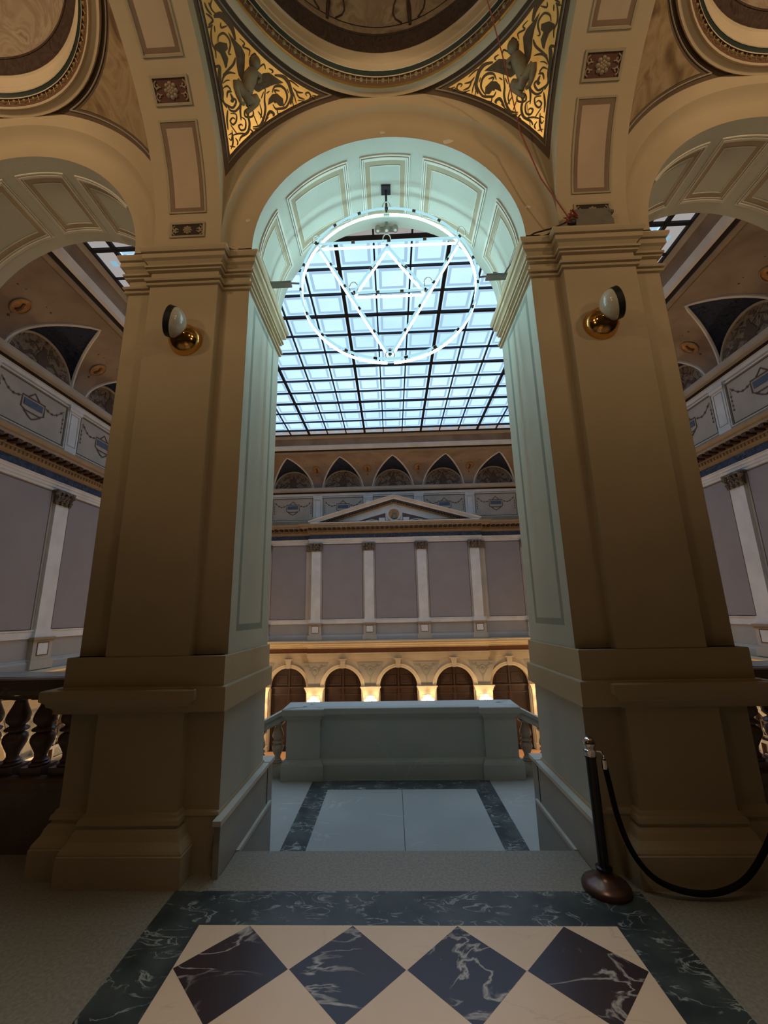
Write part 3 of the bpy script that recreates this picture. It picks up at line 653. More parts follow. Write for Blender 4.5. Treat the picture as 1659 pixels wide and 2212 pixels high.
# ================================================================== OBJECTS IN THE LOGGIA
# ---- neon ring with two triangles
NY = 3.50; nc = (.005, 4.845); nr = .885
nt_ = thing('neon_sculpture', (0, NY, nc[1]), 'glowing white neon ring holding a large inverted triangle, hung in the central arch', 'neon light')
def P3(x, z, y): return (x, y, z)
def clip_runs(pts_fn, L, y, seg, name_soft, r=.0115, clips=None):
    """front tube: dim glass runs with dark blacked-out joints"""
    n = max(2, int(round(L/seg))); g = .035/L
    for k in range(n):
        u0, u1 = k/n+g/2, (k+1)/n-g/2
        m = 10; MB().tube([P3(*pts_fn(u0+(u1-u0)*j/m), y) for j in range(m+1)], r, 8).build('front_tube', 'neon_soft', nt_, smooth=True)
    for k in range(n+1):
        u0, u1 = max(0, k/n-g/2), min(1, k/n+g/2)
        MB().tube([P3(*pts_fn(u0+(u1-u0)*j/3), y) for j in range(4)], r*1.15, 8).build('dark_joint', 'clip', nt_, smooth=True)
circ = lambda u: (nc[0]+nr*cos(PI/2-2*PI*u), nc[1]+nr*sin(PI/2-2*PI*u))
clip_runs(circ, 2*PI*nr, NY-.035, .29, 'front_tube')
for u0, u1 in ((.006,.494),(.506,.994)):
    MB().tube([P3(*circ(u0+(u1-u0)*j/48), NY+.035) for j in range(49)], .0115, 10).build('bright_tube', 'neon', nt_, smooth=True)
def line(a, b): return lambda u: (a[0]+(b[0]-a[0])*u, a[1]+(b[1]-a[1])*u)
TL, TR, BT = (-.715,5.325), (.755,5.325), (.0,4.00)
A1, B1, B2 = (.0,5.27), (-.345,4.715), (.375,4.715)
def seglen(a, b): return math.hypot(a[0]-b[0], a[1]-b[1])
for a, b, sg in ((TL,TR,.37),(TL,BT,.30),(TR,BT,.30),(A1,B1,.33),(A1,B2,.33),(B1,B2,.26)):
    clip_runs(line(a, b), seglen(a, b), NY-.03, sg, '')
    f = line(a, b); runs = ((.02,.485),(.515,.98)) if a == TL and b == TR else ((.03,.97),)
    for u0, u1 in runs: MB().tube([P3(*f(u0), NY+.035), P3(*f(u1), NY+.035)], .0105, 10).build('bright_tube', 'neon', nt_, smooth=True)
for (x, z) in ((0.005,5.74),(0.0,5.33),(TL[0]-.01,TL[1]+.03),(TR[0]+.01,TR[1]+.05),(-.345,4.76),(.40,4.78),(.0,3.99)):
    MB().tube([(x+.035*cos(PI*j/10)*(1+.6*sin(PI*j/10)), NY-.03, z-.03+.11*sin(PI*j/10)) for j in range(11)], .006, 6).build('glass_loop', 'glass_tube', nt_, smooth=True)
mb = MB(); mb.tube([(.005,NY,5.73),(.005,NY-.01,6.01)], .012, 8).box(-.045,.055,NY-.06,NY+.04,5.995,6.012)
mb.build('hanging_rod', 'steel_bar', nt_)
for s in (-1, 1):
    mb = MB(); xj = s*1.214; xi = s*.985; zz = 4.90 if s < 0 else 4.88
    mb.box(min(xj,xi), max(xj,xi), NY-.02, NY+.05, zz-.018, zz+.004).tube([(xi,NY+.0,zz-.01),(s*.885,NY,zz-.02)], .010, 6)
    mb.build('wall_bracket', 'iron', nt_)

# ---- spotlight bar at the crown
t = thing('spotlight_bar', (0, 3.86, 5.98), 'small grey bar of three spotlights at the crown of the central arch', 'spotlight')
MB().box(-.12, .13, 3.86, 3.90, 5.905, 5.945).box(-.01,.02,3.86,3.90,5.94,6.02).build('bar', 'box', t)
for x in (-.095, .005, .105):
    l = MB().lathe([(0,0),(.032,.0),(.036,.02),(.03,.05),(.0,.055)], (x, 3.85, 5.875), 14).build('lamp_head', 'box', t, smooth=True)
    MB().lathe([(0,0),(.018,0)], (x, 3.85, 5.874), 10).build('lens', 'cream', l)

# ---- wall lamps
def wall_lamp(s):
    t = thing('wall_lamp', (s*1.70, 2.92, 3.78), 'round brass wall lamp with cream enamel eyeball and dark glass face, on the %s pier' % ('left' if s < 0 else 'right'), 'wall lamp', 'wall lamps on the piers')
    cx, cz = s*1.690, 3.825
    MB().lathe([(0,-.02),(.136,-.02),(.138,-.005),(.138,.0)]+[(.134*cos(a), .12*sin(a)) for a in [PI/2*k/12 for k in range(1, 10)]]+[(.04,.12),(.0,.12)], (cx, 2.915, cz), 40, ax='y').build('brass_bowl', 'brass', t, smooth=True)
    ax = Vector((s*.93, -.30, .22)).normalized(); rot = ax.to_track_quat('Z', 'Y').to_matrix()
    c = Vector((s*1.715, 2.775, 3.885))
    def place(m): return m.map(lambda v: c + rot @ Vector(v))
    b = place(MB().lathe([(.0,-.085)]+[(.118*sin(a), -.085*cos(a)) for a in [PI/2*k/12 for k in range(1, 13)]]+[(.118,.004)], (0,0,0), 36)).build('enamel_housing', 'cream', t, smooth=True)
    place(MB().lathe([(.117,.002),(.121,.006),(.121,.045),(.116,.05),(.10,.05)], (0,0,0), 36)).build('black_rim', 'black', t, smooth=True)
    place(MB().lathe([(.112,.048),(.09,.062),(.05,.072),(0,.075)], (0,0,0), 36)).build('glass_face', 'darkglass', t, smooth=True)
    place(MB().ball((.035,-.06,-.058) if s < 0 else (-.035,-.06,-.058), .007, 8)).build('screw', 'chrome', b, smooth=True)
    # yoke between bowl and housing
    MB().tube([(cx, 2.80, cz+.0), (c.x-s*.03, 2.80, c.z-.05)], .03, 10).build('swivel', 'brass', t, smooth=True)
wall_lamp(-1); wall_lamp(1)

# ---- control box with cables on the right capital
t = thing('control_box', (1.73, 2.86, 4.714), 'grey metal electrical box lying on top of the right pier capital', 'electrical box')
MB().box(1.585, 1.875, 2.845, 2.93, 4.735, 4.885).build('housing', 'box', t)
MB().box(1.575, 1.885, 2.838, 2.94, 4.714, 4.775).build('base_tray', 'box', t)
MB().box(1.86, 1.90, 2.842, 2.87, 4.84, 4.865).build('latch', 'iron', t)
mb = MB()
for k in range(9):
    a = random.uniform(-1, 1); b = random.uniform(-1, 1)
    mb.tube([(1.60, 2.848, 4.78+.05*random.random()), (1.54+.03*a, 2.82, 4.82+.04*b), (1.50+.03*b, 2.835, 4.77+.03*a), (1.55, 2.84, 4.745)], .004, 5)
mb.build('loose_wires', 'wire_red', t, smooth=True)
MB().ball((1.545, 2.85, 4.76), .03, 10, (1.4,.8,.9)).build('cable_knot', 'wire_black', t, smooth=True)
pts = [(1.535,2.845,4.77),(1.33,2.835,5.22),(1.19,2.80,5.70),(1.02,2.55,6.10),(.84,2.30,6.35),(.60,1.95,6.55),(.45,1.60,6.75),(.35,1.3,6.95),(.3,1.2,7.24)]
tag(MB().tube(pts, .0055, 6).build('hanging_cable', 'wire_red', smooth=True), 'thin red cable running from the central dome down to the electrical box', 'cable')
pts = [(1.53,2.845,4.77),(1.47,2.845,4.745),(1.40,2.86,4.725),(1.25,2.90,4.722),(1.145,2.98,4.722),(1.14,3.2,4.73),(1.13,3.42,4.80),(1.05,3.47,4.885)]
tag(MB().tube(pts, .007, 6).build('supply_cable', 'wire_black', smooth=True), 'dark cable along the right capital from the electrical box to the neon bracket', 'cable')

# ---- rope post
px_, py_ = 1.165, 2.84
t = thing('rope_post', (px_, py_, 0), 'dark polished barrier post with chrome knob in front of the right pier', 'barrier post')
MB().lathe([(0,0),(.130,0),(.133,.008),(.133,.022),(.125,.035),(.10,.05),(.065,.065),(.045,.085),(.040,.10),(0,.10)], (px_,py_,0), 40).build('base', 'bronze_base', t, smooth=True)
MB().lathe([(.030,.10),(.046,.105),(.046,.115),(.030,.12),(.030,.70),(.034,.702),(.034,.712),(.0,.712)], (px_,py_,0), 28).build('tube', 'wood_post', t, smooth=True)
MB().lathe([(.034,.71),(.036,.72),(.036,.745),(.030,.75),(.030,.755),(.036,.765),(.038,.785),(.030,.806),(.016,.816),(0,.818)], (px_,py_,0), 28).build('knob', 'chrome', t, smooth=True)
MB().tube([(px_+.03,py_,.735),(px_+.06,py_-.01,.735),(px_+.075,py_-.01,.715),(px_+.07,py_-.01,.68)], .006, 8).build('hook', 'chrome', t, smooth=True)
rp = [(px_+.07,py_-.01,.69),(px_+.085,py_-.02,.55),(px_+.105,py_-.03,.38),(px_+.15,py_-.05,.22),(px_+.24,py_-.07,.10),(px_+.38,py_-.09,.045),(px_+.55,py_-.10,.04),(px_+.72,py_-.10,.10),(px_+.86,py_-.10,.24),(px_+.97,py_-.10,.42),(px_+1.06,py_-.10,.68)]
t2 = thing('barrier_rope', (px_+.07, py_, .69), 'black velvet rope sagging from the post almost to the floor', 'rope')
q = []
P_ = [Vector(p) for p in rp]
for i in range(len(P_)-1):
    p0, p1, p2, p3 = P_[max(0,i-1)], P_[i], P_[i+1], P_[min(len(P_)-1,i+2)]
    for k in range(5):
        u = k/5; q.append(.5*((2*p1)+(p2-p0)*u+(2*p0-5*p1+4*p2-p3)*u*u+(3*p1-p0-3*p2+p3)*u**3))
q.append(P_[-1])
MB().tube(q, .016, 10).build('rope_body', 'velvet', t2, smooth=True)
MB().lathe([(0,.0),(.018,0),(.018,.05),(0,.05)], (px_+.072,py_-.012,.64), 14).build('end_cap', 'chrome', t2, smooth=True)
t3 = thing('rope_post', (px_+1.13, py_-.1, 0), 'dark barrier post standing beyond the right edge of the view', 'barrier post')
MB().lathe([(0,0),(.133,0),(.133,.022),(.10,.05),(.045,.085),(.030,.10),(.030,.70),(.036,.745),(.038,.785),(0,.818)], (px_+1.13,py_-.1,0), 30).build('tube', 'wood_post', t3, smooth=True)

# ================================================================== HALL
XL, XR, YN, YFAR = -9.0, 9.0, YB, 20.0
CX, PIT = .15, 2.56
ZF = -4.4
# wall frames: local (s along wall, d inward from the wall, z)
def T_far(v): return (CX + v[0], YFAR - v[1], v[2])
def T_left(v): return (XL + v[1], 10.43 + v[0], v[2])
def T_right(v): return (XR - v[1], 10.43 + v[0], v[2])
FRAMES = {'far': T_far, 'left': T_left, 'right': T_right}
# pilaster stations along each wall and the bays between them
PIL = {'far': [PIT*(k+.5) for k in range(-3, 3)], 'left': [PIT*k for k in range(-2, 4)], 'right': [PIT*k for k in range(-2, 4)]}
BAY = {'far': [PIT*k for k in range(-3, 4)], 'left': [PIT*(k+.5) for k in range(-3, 4)], 'right': [PIT*(k+.5) for k in range(-3, 4)]}
RNG = {'far': (-9.15, 8.85), 'left': (YB-10.43, 9.57), 'right': (YB-10.43, 9.57)}
RIS = .22   # projection of the central three bays of the far wall
r0, r1 = CX-PIT*1.5-.30, CX+PIT*1.5+.30
hall_plan = [(XR,YN),(XR,YFAR),(r1,YFAR),(r1,YFAR-RIS),(r0,YFAR-RIS),(r0,YFAR),(XL,YFAR),(XL,YN)]
rect_plan = [(XR,YN),(XR,YFAR),(XL,YFAR),(XL,YN)]
closed_plan = [(XL,YN),(XR,YN),(XR,YFAR),(XL,YFAR)]
def inward(prof, name, mat, label, plan=hall_plan, smooth=False, parent=None):
    o = MB().sweep(plan, prof, plan is closed_plan, -1).build(name, mat, parent, smooth=smooth)
    if parent is None: tag(o, label, kind='structure')
    return o
ORD = ['first','second','third','fourth','fifth','sixth','seventh']
def posname(w, i, n):
    if w == 'far': return '%s from the left on the far wall' % ORD[i] if i else 'leftmost on the far wall'
    return '%s from the near end on the %s wall' % (ORD[i], w)

# upper walls
for w in ('far', 'left', 'right'):
    T = FRAMES[w]; a, b = RNG[w]; mb = MB()
    mb.add([(a,0,.3),(b,0,.3),(b,0,7.9),(a,0,7.9)], [(0,1,2,3)])
    for bc in BAY[w]:
        lo, hi = max(a, bc-PIT/2), min(b, bc+PIT/2)
        if hi-lo < .3: continue
        # lower arcade wall, one arch per bay, clipped at the corners
        if bc-.85 < a or bc+.85 > b: mb.add([(lo,0,ZF),(hi,0,ZF),(hi,0,.35),(lo,0,.35)], [(0,1,2,3)])
        else: arch_face(mb, bc, .85, -1.70, lo, hi, ZF, .35, 28); reveal(mb, bc, .85, -1.70, ZF, 0, -.35, 28)
    mb.map(T)
    nm = {'far':'wall_far','left':'wall_hall_left','right':'wall_hall_right'}[w]
    o = mb.build(nm, 'arcade'); tag(o, 'hall wall with arcade below and painted storey above, %s side' % w, kind='structure')
    m2 = MB().add([(a,.004,.4),(b,.004,.4),(b,.004,1.16),(a,.004,1.16)], [(0,1,2,3)]).map(T).build('dado', 'hall_dado', o)
    MB().add([(a,.004,1.16),(b,.004,1.16),(b,.004,5.05),(a,.004,5.05)], [(0,1,2,3)]).map(T).build('upper_field', 'hall_beige', o)
    MB().add([(a,.004,6.0),(b,.004,6.0),(b,.004,7.6),(a,.004,7.6)], [(0,1,2,3)]).map(T).build('attic_field', 'hall_beige', o)
if True:
    T = T_far; a, b = -PIT*1.5-.30, PIT*1.5+.30; mb = MB()
    mb.add([(a,RIS-.02,.3),(b,RIS-.02,.3),(b,RIS-.02,6.3),(a,RIS-.02,6.3)], [(0,1,2,3)])
    for k in (-1, 0, 1):
        lo = a if k == -1 else PIT*(k-.5); hi = b if k == 1 else PIT*(k+.5)
        m2 = MB(); arch_face(m2, PIT*k, .85, -1.70, lo, hi, ZF, .35, 28); reveal(m2, PIT*k, .85, -1.70, ZF, 0, -.30, 28)
        m2.map(lambda v: (v[0], v[1]+RIS-.02, v[2])); mb.add(m2.v, m2.f)
    mb.add([(a,0,ZF),(a,RIS-.02,ZF),(a,RIS-.02,6.3),(a,0,6.3)], [(0,1,2,3)]).add([(b,0,ZF),(b,RIS-.02,ZF),(b,RIS-.02,6.3),(b,0,6.3)], [(0,1,2,3)])
    mb.map(T); bp = mb.build('wall_projection', 'arcade'); tag(bp, 'projecting centre of the far wall under the pediment', kind='structure')
    MB().add([(a,RIS-.015,.4),(b,RIS-.015,.4),(b,RIS-.015,1.16),(a,RIS-.015,1.16)], [(0,1,2,3)]).map(T).build('dado', 'hall_dado', bp)
    MB().add([(a,RIS-.015,1.16),(b,RIS-.015,1.16),(b,RIS-.015,5.05),(a,RIS-.015,5.05)], [(0,1,2,3)]).map(T).build('upper_field', 'hall_beige', bp)
def dbase(w, s):   # plane offset of the wall at station s
    return RIS-.015 if w == 'far' and abs(s) < PIT*1.5+.2 else .005

# lower architrave, russet band, gold cornice
inward([(0,-.44),(.05,-.43),(.05,-.33),(.065,-.325),(.065,-.22),(.09,-.21),(.09,-.185),(0,-.18)], 'trim_1', 'arcade', 'cream architrave over the lower arcade')
inward([(.03,-.19),(.03,.03)], 'trim_2', 'red_band', 'russet frieze band over the lower arcade')
inward([(.03,.01),(.06,.03),(.06,.08),(.12,.12),(.14,.14),(.14,.17),(.24,.20),(.34,.22),(.36,.25),(.36,.30),(.40,.34),(.40,.37),(.0,.385)], 'trim_3', 'arcade', 'cream cornice separating the two storeys of the hall')
inward([(.14,.385),(.14,.40),(.10,.40),(.10,.55),(.05,.60),(.05,.62),(.03,.64),(0,.64)], 'baseboard_1', 'hall_dado', 'grey plinth course of the upper storey')
inward([(0,1.13),(.035,1.135),(.035,1.30),(.05,1.31),(.05,1.335),(0,1.34)], 'trim_4', 'hall_white', 'white chair rail under the mauve panels')
# upper entablature
inward([(0,4.94),(.03,4.95),(.03,5.02),(.05,5.025),(.05,5.10),(.07,5.105),(.07,5.16),(.10,5.185),(.10,5.20),(.04,5.205)], 'trim_5', 'hall_white', 'white architrave over the pilasters')
inward([(.045,5.20),(.045,5.42)], 'trim_6', 'hall_blue', 'dark blue ornamented frieze')
inward([(.045,5.41),(.07,5.42),(.07,5.45),(.10,5.48),(.14,5.52),(.14,5.57),(.18,5.59)], 'trim_7', 'hall_cornice', 'ochre egg moulding above the blue frieze')
cor = inward([(.16,5.57),(.16,5.69),(.44,5.70),(.44,5.79),(.48,5.80),(.51,5.86),(.51,5.885),(.10,6.02),(0,6.25)], 'trim_8', 'hall_cornice', 'ochre main cornice of the hall')
mb = MB()
def mods(mb, T, a, b, d, step=.235):
    n = int((b-a)/step)
    for k in range(n):
        s = a+(k+.5)*(b-a)/n; m = MB().box(s-.065, s+.065, d, d+.27, 5.62, 5.70); m.map(T); mb.add(m.v, m.f)
mods(mb, T_far, -8.7, -PIT*1.5-.4, .15); mods(mb, T_far, PIT*1.5+.4, 8.5, .15); mods(mb, T_far, -PIT*1.5-.4, PIT*1.5+.4, .15+RIS)
mods(mb, T_left, -5.8, 9.0, .15); mods(mb, T_right, -5.8, 9.0, .15)
mb.build('modillions', 'wood_lt', cor)
mb = MB()
def dents(mb, T, a, b, d, step=.11):
    n = int((b-a)/step)
    for k in range(n):
        s = a+(k+.5)*(b-a)/n; m = MB().box(s-.028, s+.028, d, d+.05, 5.49, 5.555); m.map(T); mb.add(m.v, m.f)
dents(mb, T_far, -8.7, -PIT*1.5-.4, .12); dents(mb, T_far, PIT*1.5+.4, 8.5, .12); dents(mb, T_far, -PIT*1.5-.4, PIT*1.5+.4, .12+RIS)
dents(mb, T_left, -5.8, 9.0, .12); dents(mb, T_right, -5.8, 9.0, .12)
mb.build('dentils', 'hall_cornice', cor)
# attic ledge
inward([(0,7.46),(.04,7.47),(.04,7.56),(.08,7.58)], 'trim_9', 'hall_white', 'white moulding over the attic panels', rect_plan)
inward([(.05,7.57),(.05,7.66),(.09,7.67)], 'trim_10', 'hall_dark', 'dark groove under the attic ledge', rect_plan)
inward([(.09,7.66),(.20,7.68),(.24,7.72),(.26,7.80),(.26,7.84),(0,7.86)], 'trim_11', 'hall_beige', 'beige ledge under the lunettes', rect_plan)

# ---- cove with lunettes
DM = 1.75
def zc(d): return 7.85 + 1.2*sqrt(max(0, 1-((DM-d)/DM)**2))
def dc(z):
    u = (z-7.85)/1.2
    return DM - DM*sqrt(max(0, 1-u*u)) if u < 1 else DM
LR = 1.04
def web(phi):
    """groin of a pointed lunette on the cove for direction phi: (x, d, z)"""
    x = LR*cos(phi); u = abs(cos(phi)); hgt = 1.755*max(0, 1-u**1.2)**.6
    lo_, hi_ = 0.0, 1.46
    for _ in range(40):
        d = (lo_+hi_)/2
        if zc(d)-7.85+.4*d < hgt: lo_ = d
        else: hi_ = d
    return x, d, zc(d)
for w in ('far', 'left', 'right'):
    T = FRAMES[w]; a, b = RNG[w]; cm = MB(); wm = MB(); em = MB()
    def lim(s): return max(.02, min(DM, (s-a), (b-s)) if w == 'far' else min(DM, (b-s), s-a+DM))
    for i, bc in enumerate(BAY[w]):
        lo, hi = max(a, bc-PIT/2), min(b, bc+PIT/2)
        if hi-lo < .05: continue
        full = bc-LR > a+.2 and bc+LR < b-.2
        ss = [lo+(hi-lo)*k/2 for k in range(3)] if not full else [lo]+[bc-LR*cos(PI*k/24) for k in range(25)]+[hi]
        rows = []
        for s in ss:
            d0 = 0.0
            if full and abs(s-bc) <= LR+1e-6:
                ph = math.acos(max(-1, min(1, (s-bc)/LR))); _, d0, _z = web(ph)
            L_ = lim(s); row = []
            for k in range(11):
                d = d0 + (max(L_, d0)-d0)*k/10; row.append((s, d, zc(d)))
            rows.append(row)
        m = MB().grid(rows); m.map(T); cm.add(m.v, m.f)
        if full:
            wr = []
            for k in range(25):
                ph = PI*k/24; x, d, z = web(ph); wr.append([(bc+x, 0, 7.85+LR*.94*sin(ph)), (bc+x, d, z)])
            m = MB().grid(wr); m.map(T); wm.add(m.v, m.f)
            m = MB().tube([(bc+web(PI*k/24)[0], web(PI*k/24)[1]+.01, web(PI*k/24)[2]-.01) for k in range(25)], .045, 6); m.map(T); em.add(m.v, m.f)
    o = cm.build('ceiling_cove', 'cove', smooth=True); tag(o, 'painted cove rising from the %s wall of the hall to the skylight' % w, kind='structure')
    wm.build('vault_webs', 'web', o, smooth=True); em.build('groin_mouldings', 'hall_white', o, smooth=True)
inward([(DM,zc(DM)-.005),(DM+.02,9.10),(DM+.03,9.10),(DM+.05,9.03),(DM+.12,9.05),(DM+.14,9.12)], 'trim_12', 'hall_cornice', 'moulding at the head of the cove', closed_plan)
inward([(DM+.14,9.11),(DM+.17,9.20),(DM+.21,9.20)], 'trim_13', 'hall_dark', 'dark groove above the cove', closed_plan)
inward([(DM+.20,9.20),(DM+.23,9.16),(DM+.31,9.20),(DM+.35,9.32),(DM+.37,9.34)], 'trim_14', 'hall_white', 'white moulding around the skylight cove', closed_plan)
inward([(DM+.36,9.33),(DM+.38,9.45),(DM+.45,9.62),(DM+.48,9.64)], 'trim_15', 'cove', 'brown hollow moulding below the skylight', closed_plan)
inward([(DM+.47,9.63),(DM+.50,9.64),(DM+.56,9.74),(DM+.57,9.80)], 'trim_16', 'hall_beige', 'beige rim of the skylight', closed_plan)
# near side cove is plain
tag(MB().grid([[(x, YN+d, zc(d)+.0) for d in [DM*k/8 for k in range(9)]] for x in (XL, XR)]).build('ceiling_cove', 'cove'), 'cove over the near side of the hall', kind='structure')

# ---- lunettes, medallions, attic panels, pilasters, arches
def lunette(w, bc, lab):
    T = FRAMES[w]; t = thing('lunette_painting', T((bc, .02, 7.9)), lab, 'wall painting', 'painted lunettes under the skylight')
    r = .93; mb = MB(); rows = [[(bc+r*cos(PI*k/20)*q, .02, 7.86+r*.97*sin(PI*k/20)*q) for q in (0, .5, 1)] for k in range(21)]
    mb.grid(rows).map(T).build('painted_field', 'lunette', t)
    MB().tube([(bc+(r+.03)*cos(PI*k/24), .03, 7.86+(r+.03)*.97*sin(PI*k/24)) for k in range(25)], .035, 6).map(T).build('archivolt', 'hall_beige', t, smooth=True)
    mb = MB()   # dark urn and foliage sprays at the foot of the picture
    mb.tube([(bc,.04,7.88),(bc,.04,8.05),(bc,.04,8.22),(bc,.04,8.4),(bc,.04,8.55)], [.30,.13,.20,.07,.03], 8)
    for q in (-1, 1):
        mb.tube([(bc+q*.1,.04,8.1),(bc+q*.35,.04,8.2),(bc+q*.52,.04,8.05),(bc+q*.72,.04,8.0)], [.05,.035,.05,.02], 6)
        mb.tube([(bc+q*.06,.04,8.35),(bc+q*.28,.04,8.5),(bc+q*.45,.04,8.38)], .02, 6)
        for a_, b_ in ((.33,8.22),(.5,8.36),(.62,8.1),(.22,8.56)): mb.ball((bc+q*a_,.04,b_), .045, 6)
    mb.map(lambda v: T((v[0], .03+(v[1]-.04)*.15, v[2]))).build('painted_urn', 'motif_dark', t)
    return t
def medallion(w, s, lab):
    T = FRAMES[w]; d = .52; z = zc(d); t = thing('medallion', T((s, d, z)), lab, 'medallion', 'orange medallions on the cove')
    sl = Vector((0, 1, (zc(d+.05)-zc(d-.05))/.1)).normalized(); n_ = Vector((0, sl.z, -sl.y)).normalized()
    base = Vector((s, d, z)) + n_*.02
    def pt(u, v, h=0): return T(tuple(base + Vector((1,0,0))*u + sl*v + n_*h))
    MB().grid([[pt(.17*q*cos(2*PI*k/20), .21*q*sin(2*PI*k/20)) for q in (.02, 1)] for k in range(20)], True).build('painted_oval', 'medal', t)
    MB().tube([pt(.18*cos(2*PI*k/20), .22*sin(2*PI*k/20), .01) for k in range(20)], .022, 6, closed=True).build('frame', 'hall_cornice', t, smooth=True)
    mb = MB(); mb.tube([pt(0,-.14,.004),pt(.03,-.02,.006),pt(-.01,.10,.006)], [.05,.035,.03], 6); mb.build('painted_figure', 'motif_dark', t)
    mb = MB()
    for q in (-1, 1):
        mb.tube([pt(q*.10,.32),pt(q*.28,.40),pt(q*.45,.36),pt(q*.60,.44)], .014, 5)
        for a_, b_ in ((.28,.40),(.45,.36),(.60,.44)): mb.ball(pt(q*a_, b_), .035, 6)
    mb.ball(pt(0,-.34), .05, 6).ball(pt(0,-.48), .035, 6).tube([pt(0,-.24),pt(0,-.5)], .012, 5)
    mb.build('painted_garland', 'motif_dark', t)
def attic_panel(w, bc, lab):
    T = FRAMES[w]; t = thing('garland_mural', T((bc, .02, 6.9)), lab, 'painted panel', 'garland panels of the attic')
    fn = lambda u, v, h: T((u, .012+h, v))
    mb = MB(); frame_strip(mb, fn, bc-1.08, bc+1.08, 6.16, 7.42, .035, .02); mb.build('frame', 'hall_white', t)
    mb = MB(); frame_strip(mb, fn, bc-1.02, bc+1.02, 6.22, 7.36, .02, .006); mb.build('line', 'motif_dark', t)
    MB().box(bc-.27, bc+.27, .014, .022, 6.80, 6.97).map(T).build('blue_tablet', 'motif', t)
    mb = MB(); fl_ = lambda v: T((v[0], .018+(v[1]-.02)*.25, v[2]))
    m = MB()
    m.tube([(bc-.33,.02,6.72),(bc-.33,.02,7.03),(bc+.33,.02,7.03),(bc+.33,.02,6.72),(bc+.2,.02,6.66),(bc-.2,.02,6.66)], .018, 5, closed=True)
    m.tube([(bc-.16,.02,7.04),(bc,.02,7.20),(bc+.16,.02,7.04)], .02, 5)
    m.tube([(bc-.25,.02,6.66),(bc-.1,.02,6.55),(bc,.02,6.50),(bc+.1,.02,6.55),(bc+.25,.02,6.66)], .02, 5)
    for q in (-1, 1):
        P = [(bc+q*(.36+.56*u), .02, 6.98-.14*sin(PI*u)+.20*u) for u in [k/8 for k in range(9)]]
        m.tube(P, .010, 5)
        for p in P[1::2]: m.ball(p, .035, 6)
        for zz in (6.95, 6.83, 6.70, 6.58): m.ball((bc+q*.93,.02,zz), .027, 6)
        m.tube([(bc+q*.93,.02,7.15),(bc+q*.93,.02,6.55)], .006, 4)
    m.map(fl_).build('garland', 'motif_dark', t)
def attic_pier(w, s, lab):
    T = FRAMES[w]; t = thing('attic_pilaster', T((s, .05, 6.9)), lab, 'pilaster', 'short attic pilasters')
    MB().box(s-.20, s+.20, .0, .055, 6.10, 7.30).map(T).build('shaft', 'hall_white', t)
    mb = MB(); frame_strip(mb, lambda u, v, h: T((u, .055+h, v)), s-.15, s+.15, 6.30, 7.24, .02, .006); mb.build('panel_line', 'hall_dado', t)
    MB().box(s-.23, s+.23, .0, .085, 7.30, 7.46).box(s-.25,s+.25,0,.10,7.40,7.46).map(T).build('cap', 'hall_white', t)
def pilaster(w, s, lab):
    T0 = FRAMES[w]; off = dbase(w, s); T = lambda v: T0((v[0], v[1]+off, v[2]))
    t = thing('pilaster', T((s, .05, 1.2)), lab, 'pilaster', 'tall white pilasters of the hall')
    MB().box(s-.29, s+.29, 0, .13, .62, 1.12).box(s-.34, s+.34, 0, .17, .40, .62).map(T).build('pedestal', 'hall_beige', t)
    MB().box(s-.155, s+.155, .13, .137, .74, 1.02).map(T).build('pedestal_panel', 'hall_white', t)
    mb = MB(); frame_strip(mb, lambda u, v, h: T((u, .13+h, v)), s-.175, s+.175, .72, 1.04, .02, .012); mb.build('pedestal_frame', 'motif_dark', t)
    MB().box(s-.33, s+.33, 0, .17, 1.10, 1.16).box(s-.31, s+.31, 0, .15, 1.06, 1.10).map(T).build('pedestal_cap', 'hall_cornice', t)
    MB().box(s-.28, s+.28, 0, .12, 1.16, 1.24).box(s-.26, s+.26, 0, .11, 1.24, 1.30).box(s-.245, s+.245, 0, .095, 1.30, 1.35).map(T).build('shaft_base', 'hall_white', t)
    MB().box(s-.22, s+.22, 0, .08, 1.34, 4.62).map(T).build('shaft', 'hall_white', t)
    mb = MB(); mb.box(s-.21, s+.21, 0, .09, 4.58, 4.92).box(s-.31, s+.31, 0, .17, 4.91, 4.965)
    for r_, (zz, n) in enumerate(((4.66,4),(4.76,5),(4.86,4))):
        for k in range(n):
            x = s-.22+.44*k/(n-1); mb.tube([(x,.08,zz-.08),(x,.10,zz),(x,.15,zz+.04),(x,.17,zz+.01)], [.05,.055,.045,.02], 6)
    for q in (-1, 1): mb.ball((s+q*.26,.13,4.86), .07, 8).ball((s+q*.10,.14,4.88), .04, 6)
    mb.map(T).build('corinthian_capital', 'capital', t)
def wall_panel(w, lo, hi, i, lab):
    T0 = FRAMES[w]; off = dbase(w, (lo+hi)/2); T = lambda v: T0((v[0], v[1]+off, v[2]))
    t = thing('mauve_wallcovering', T(((lo+hi)/2, .01, 3)), lab, 'wall field', 'mauve fields between the pilasters')
    MB().box(lo+.07, hi-.07, .0, .010, 1.36, 4.90).map(T).build('field', 'hall_wall', t)
    mb = MB(); frame_strip(mb, lambda u, v, h: T((u, h, v)), lo+.05, hi-.05, 1.34, 4.92, .022, .014); mb.build('outline', 'motif_dark', t)
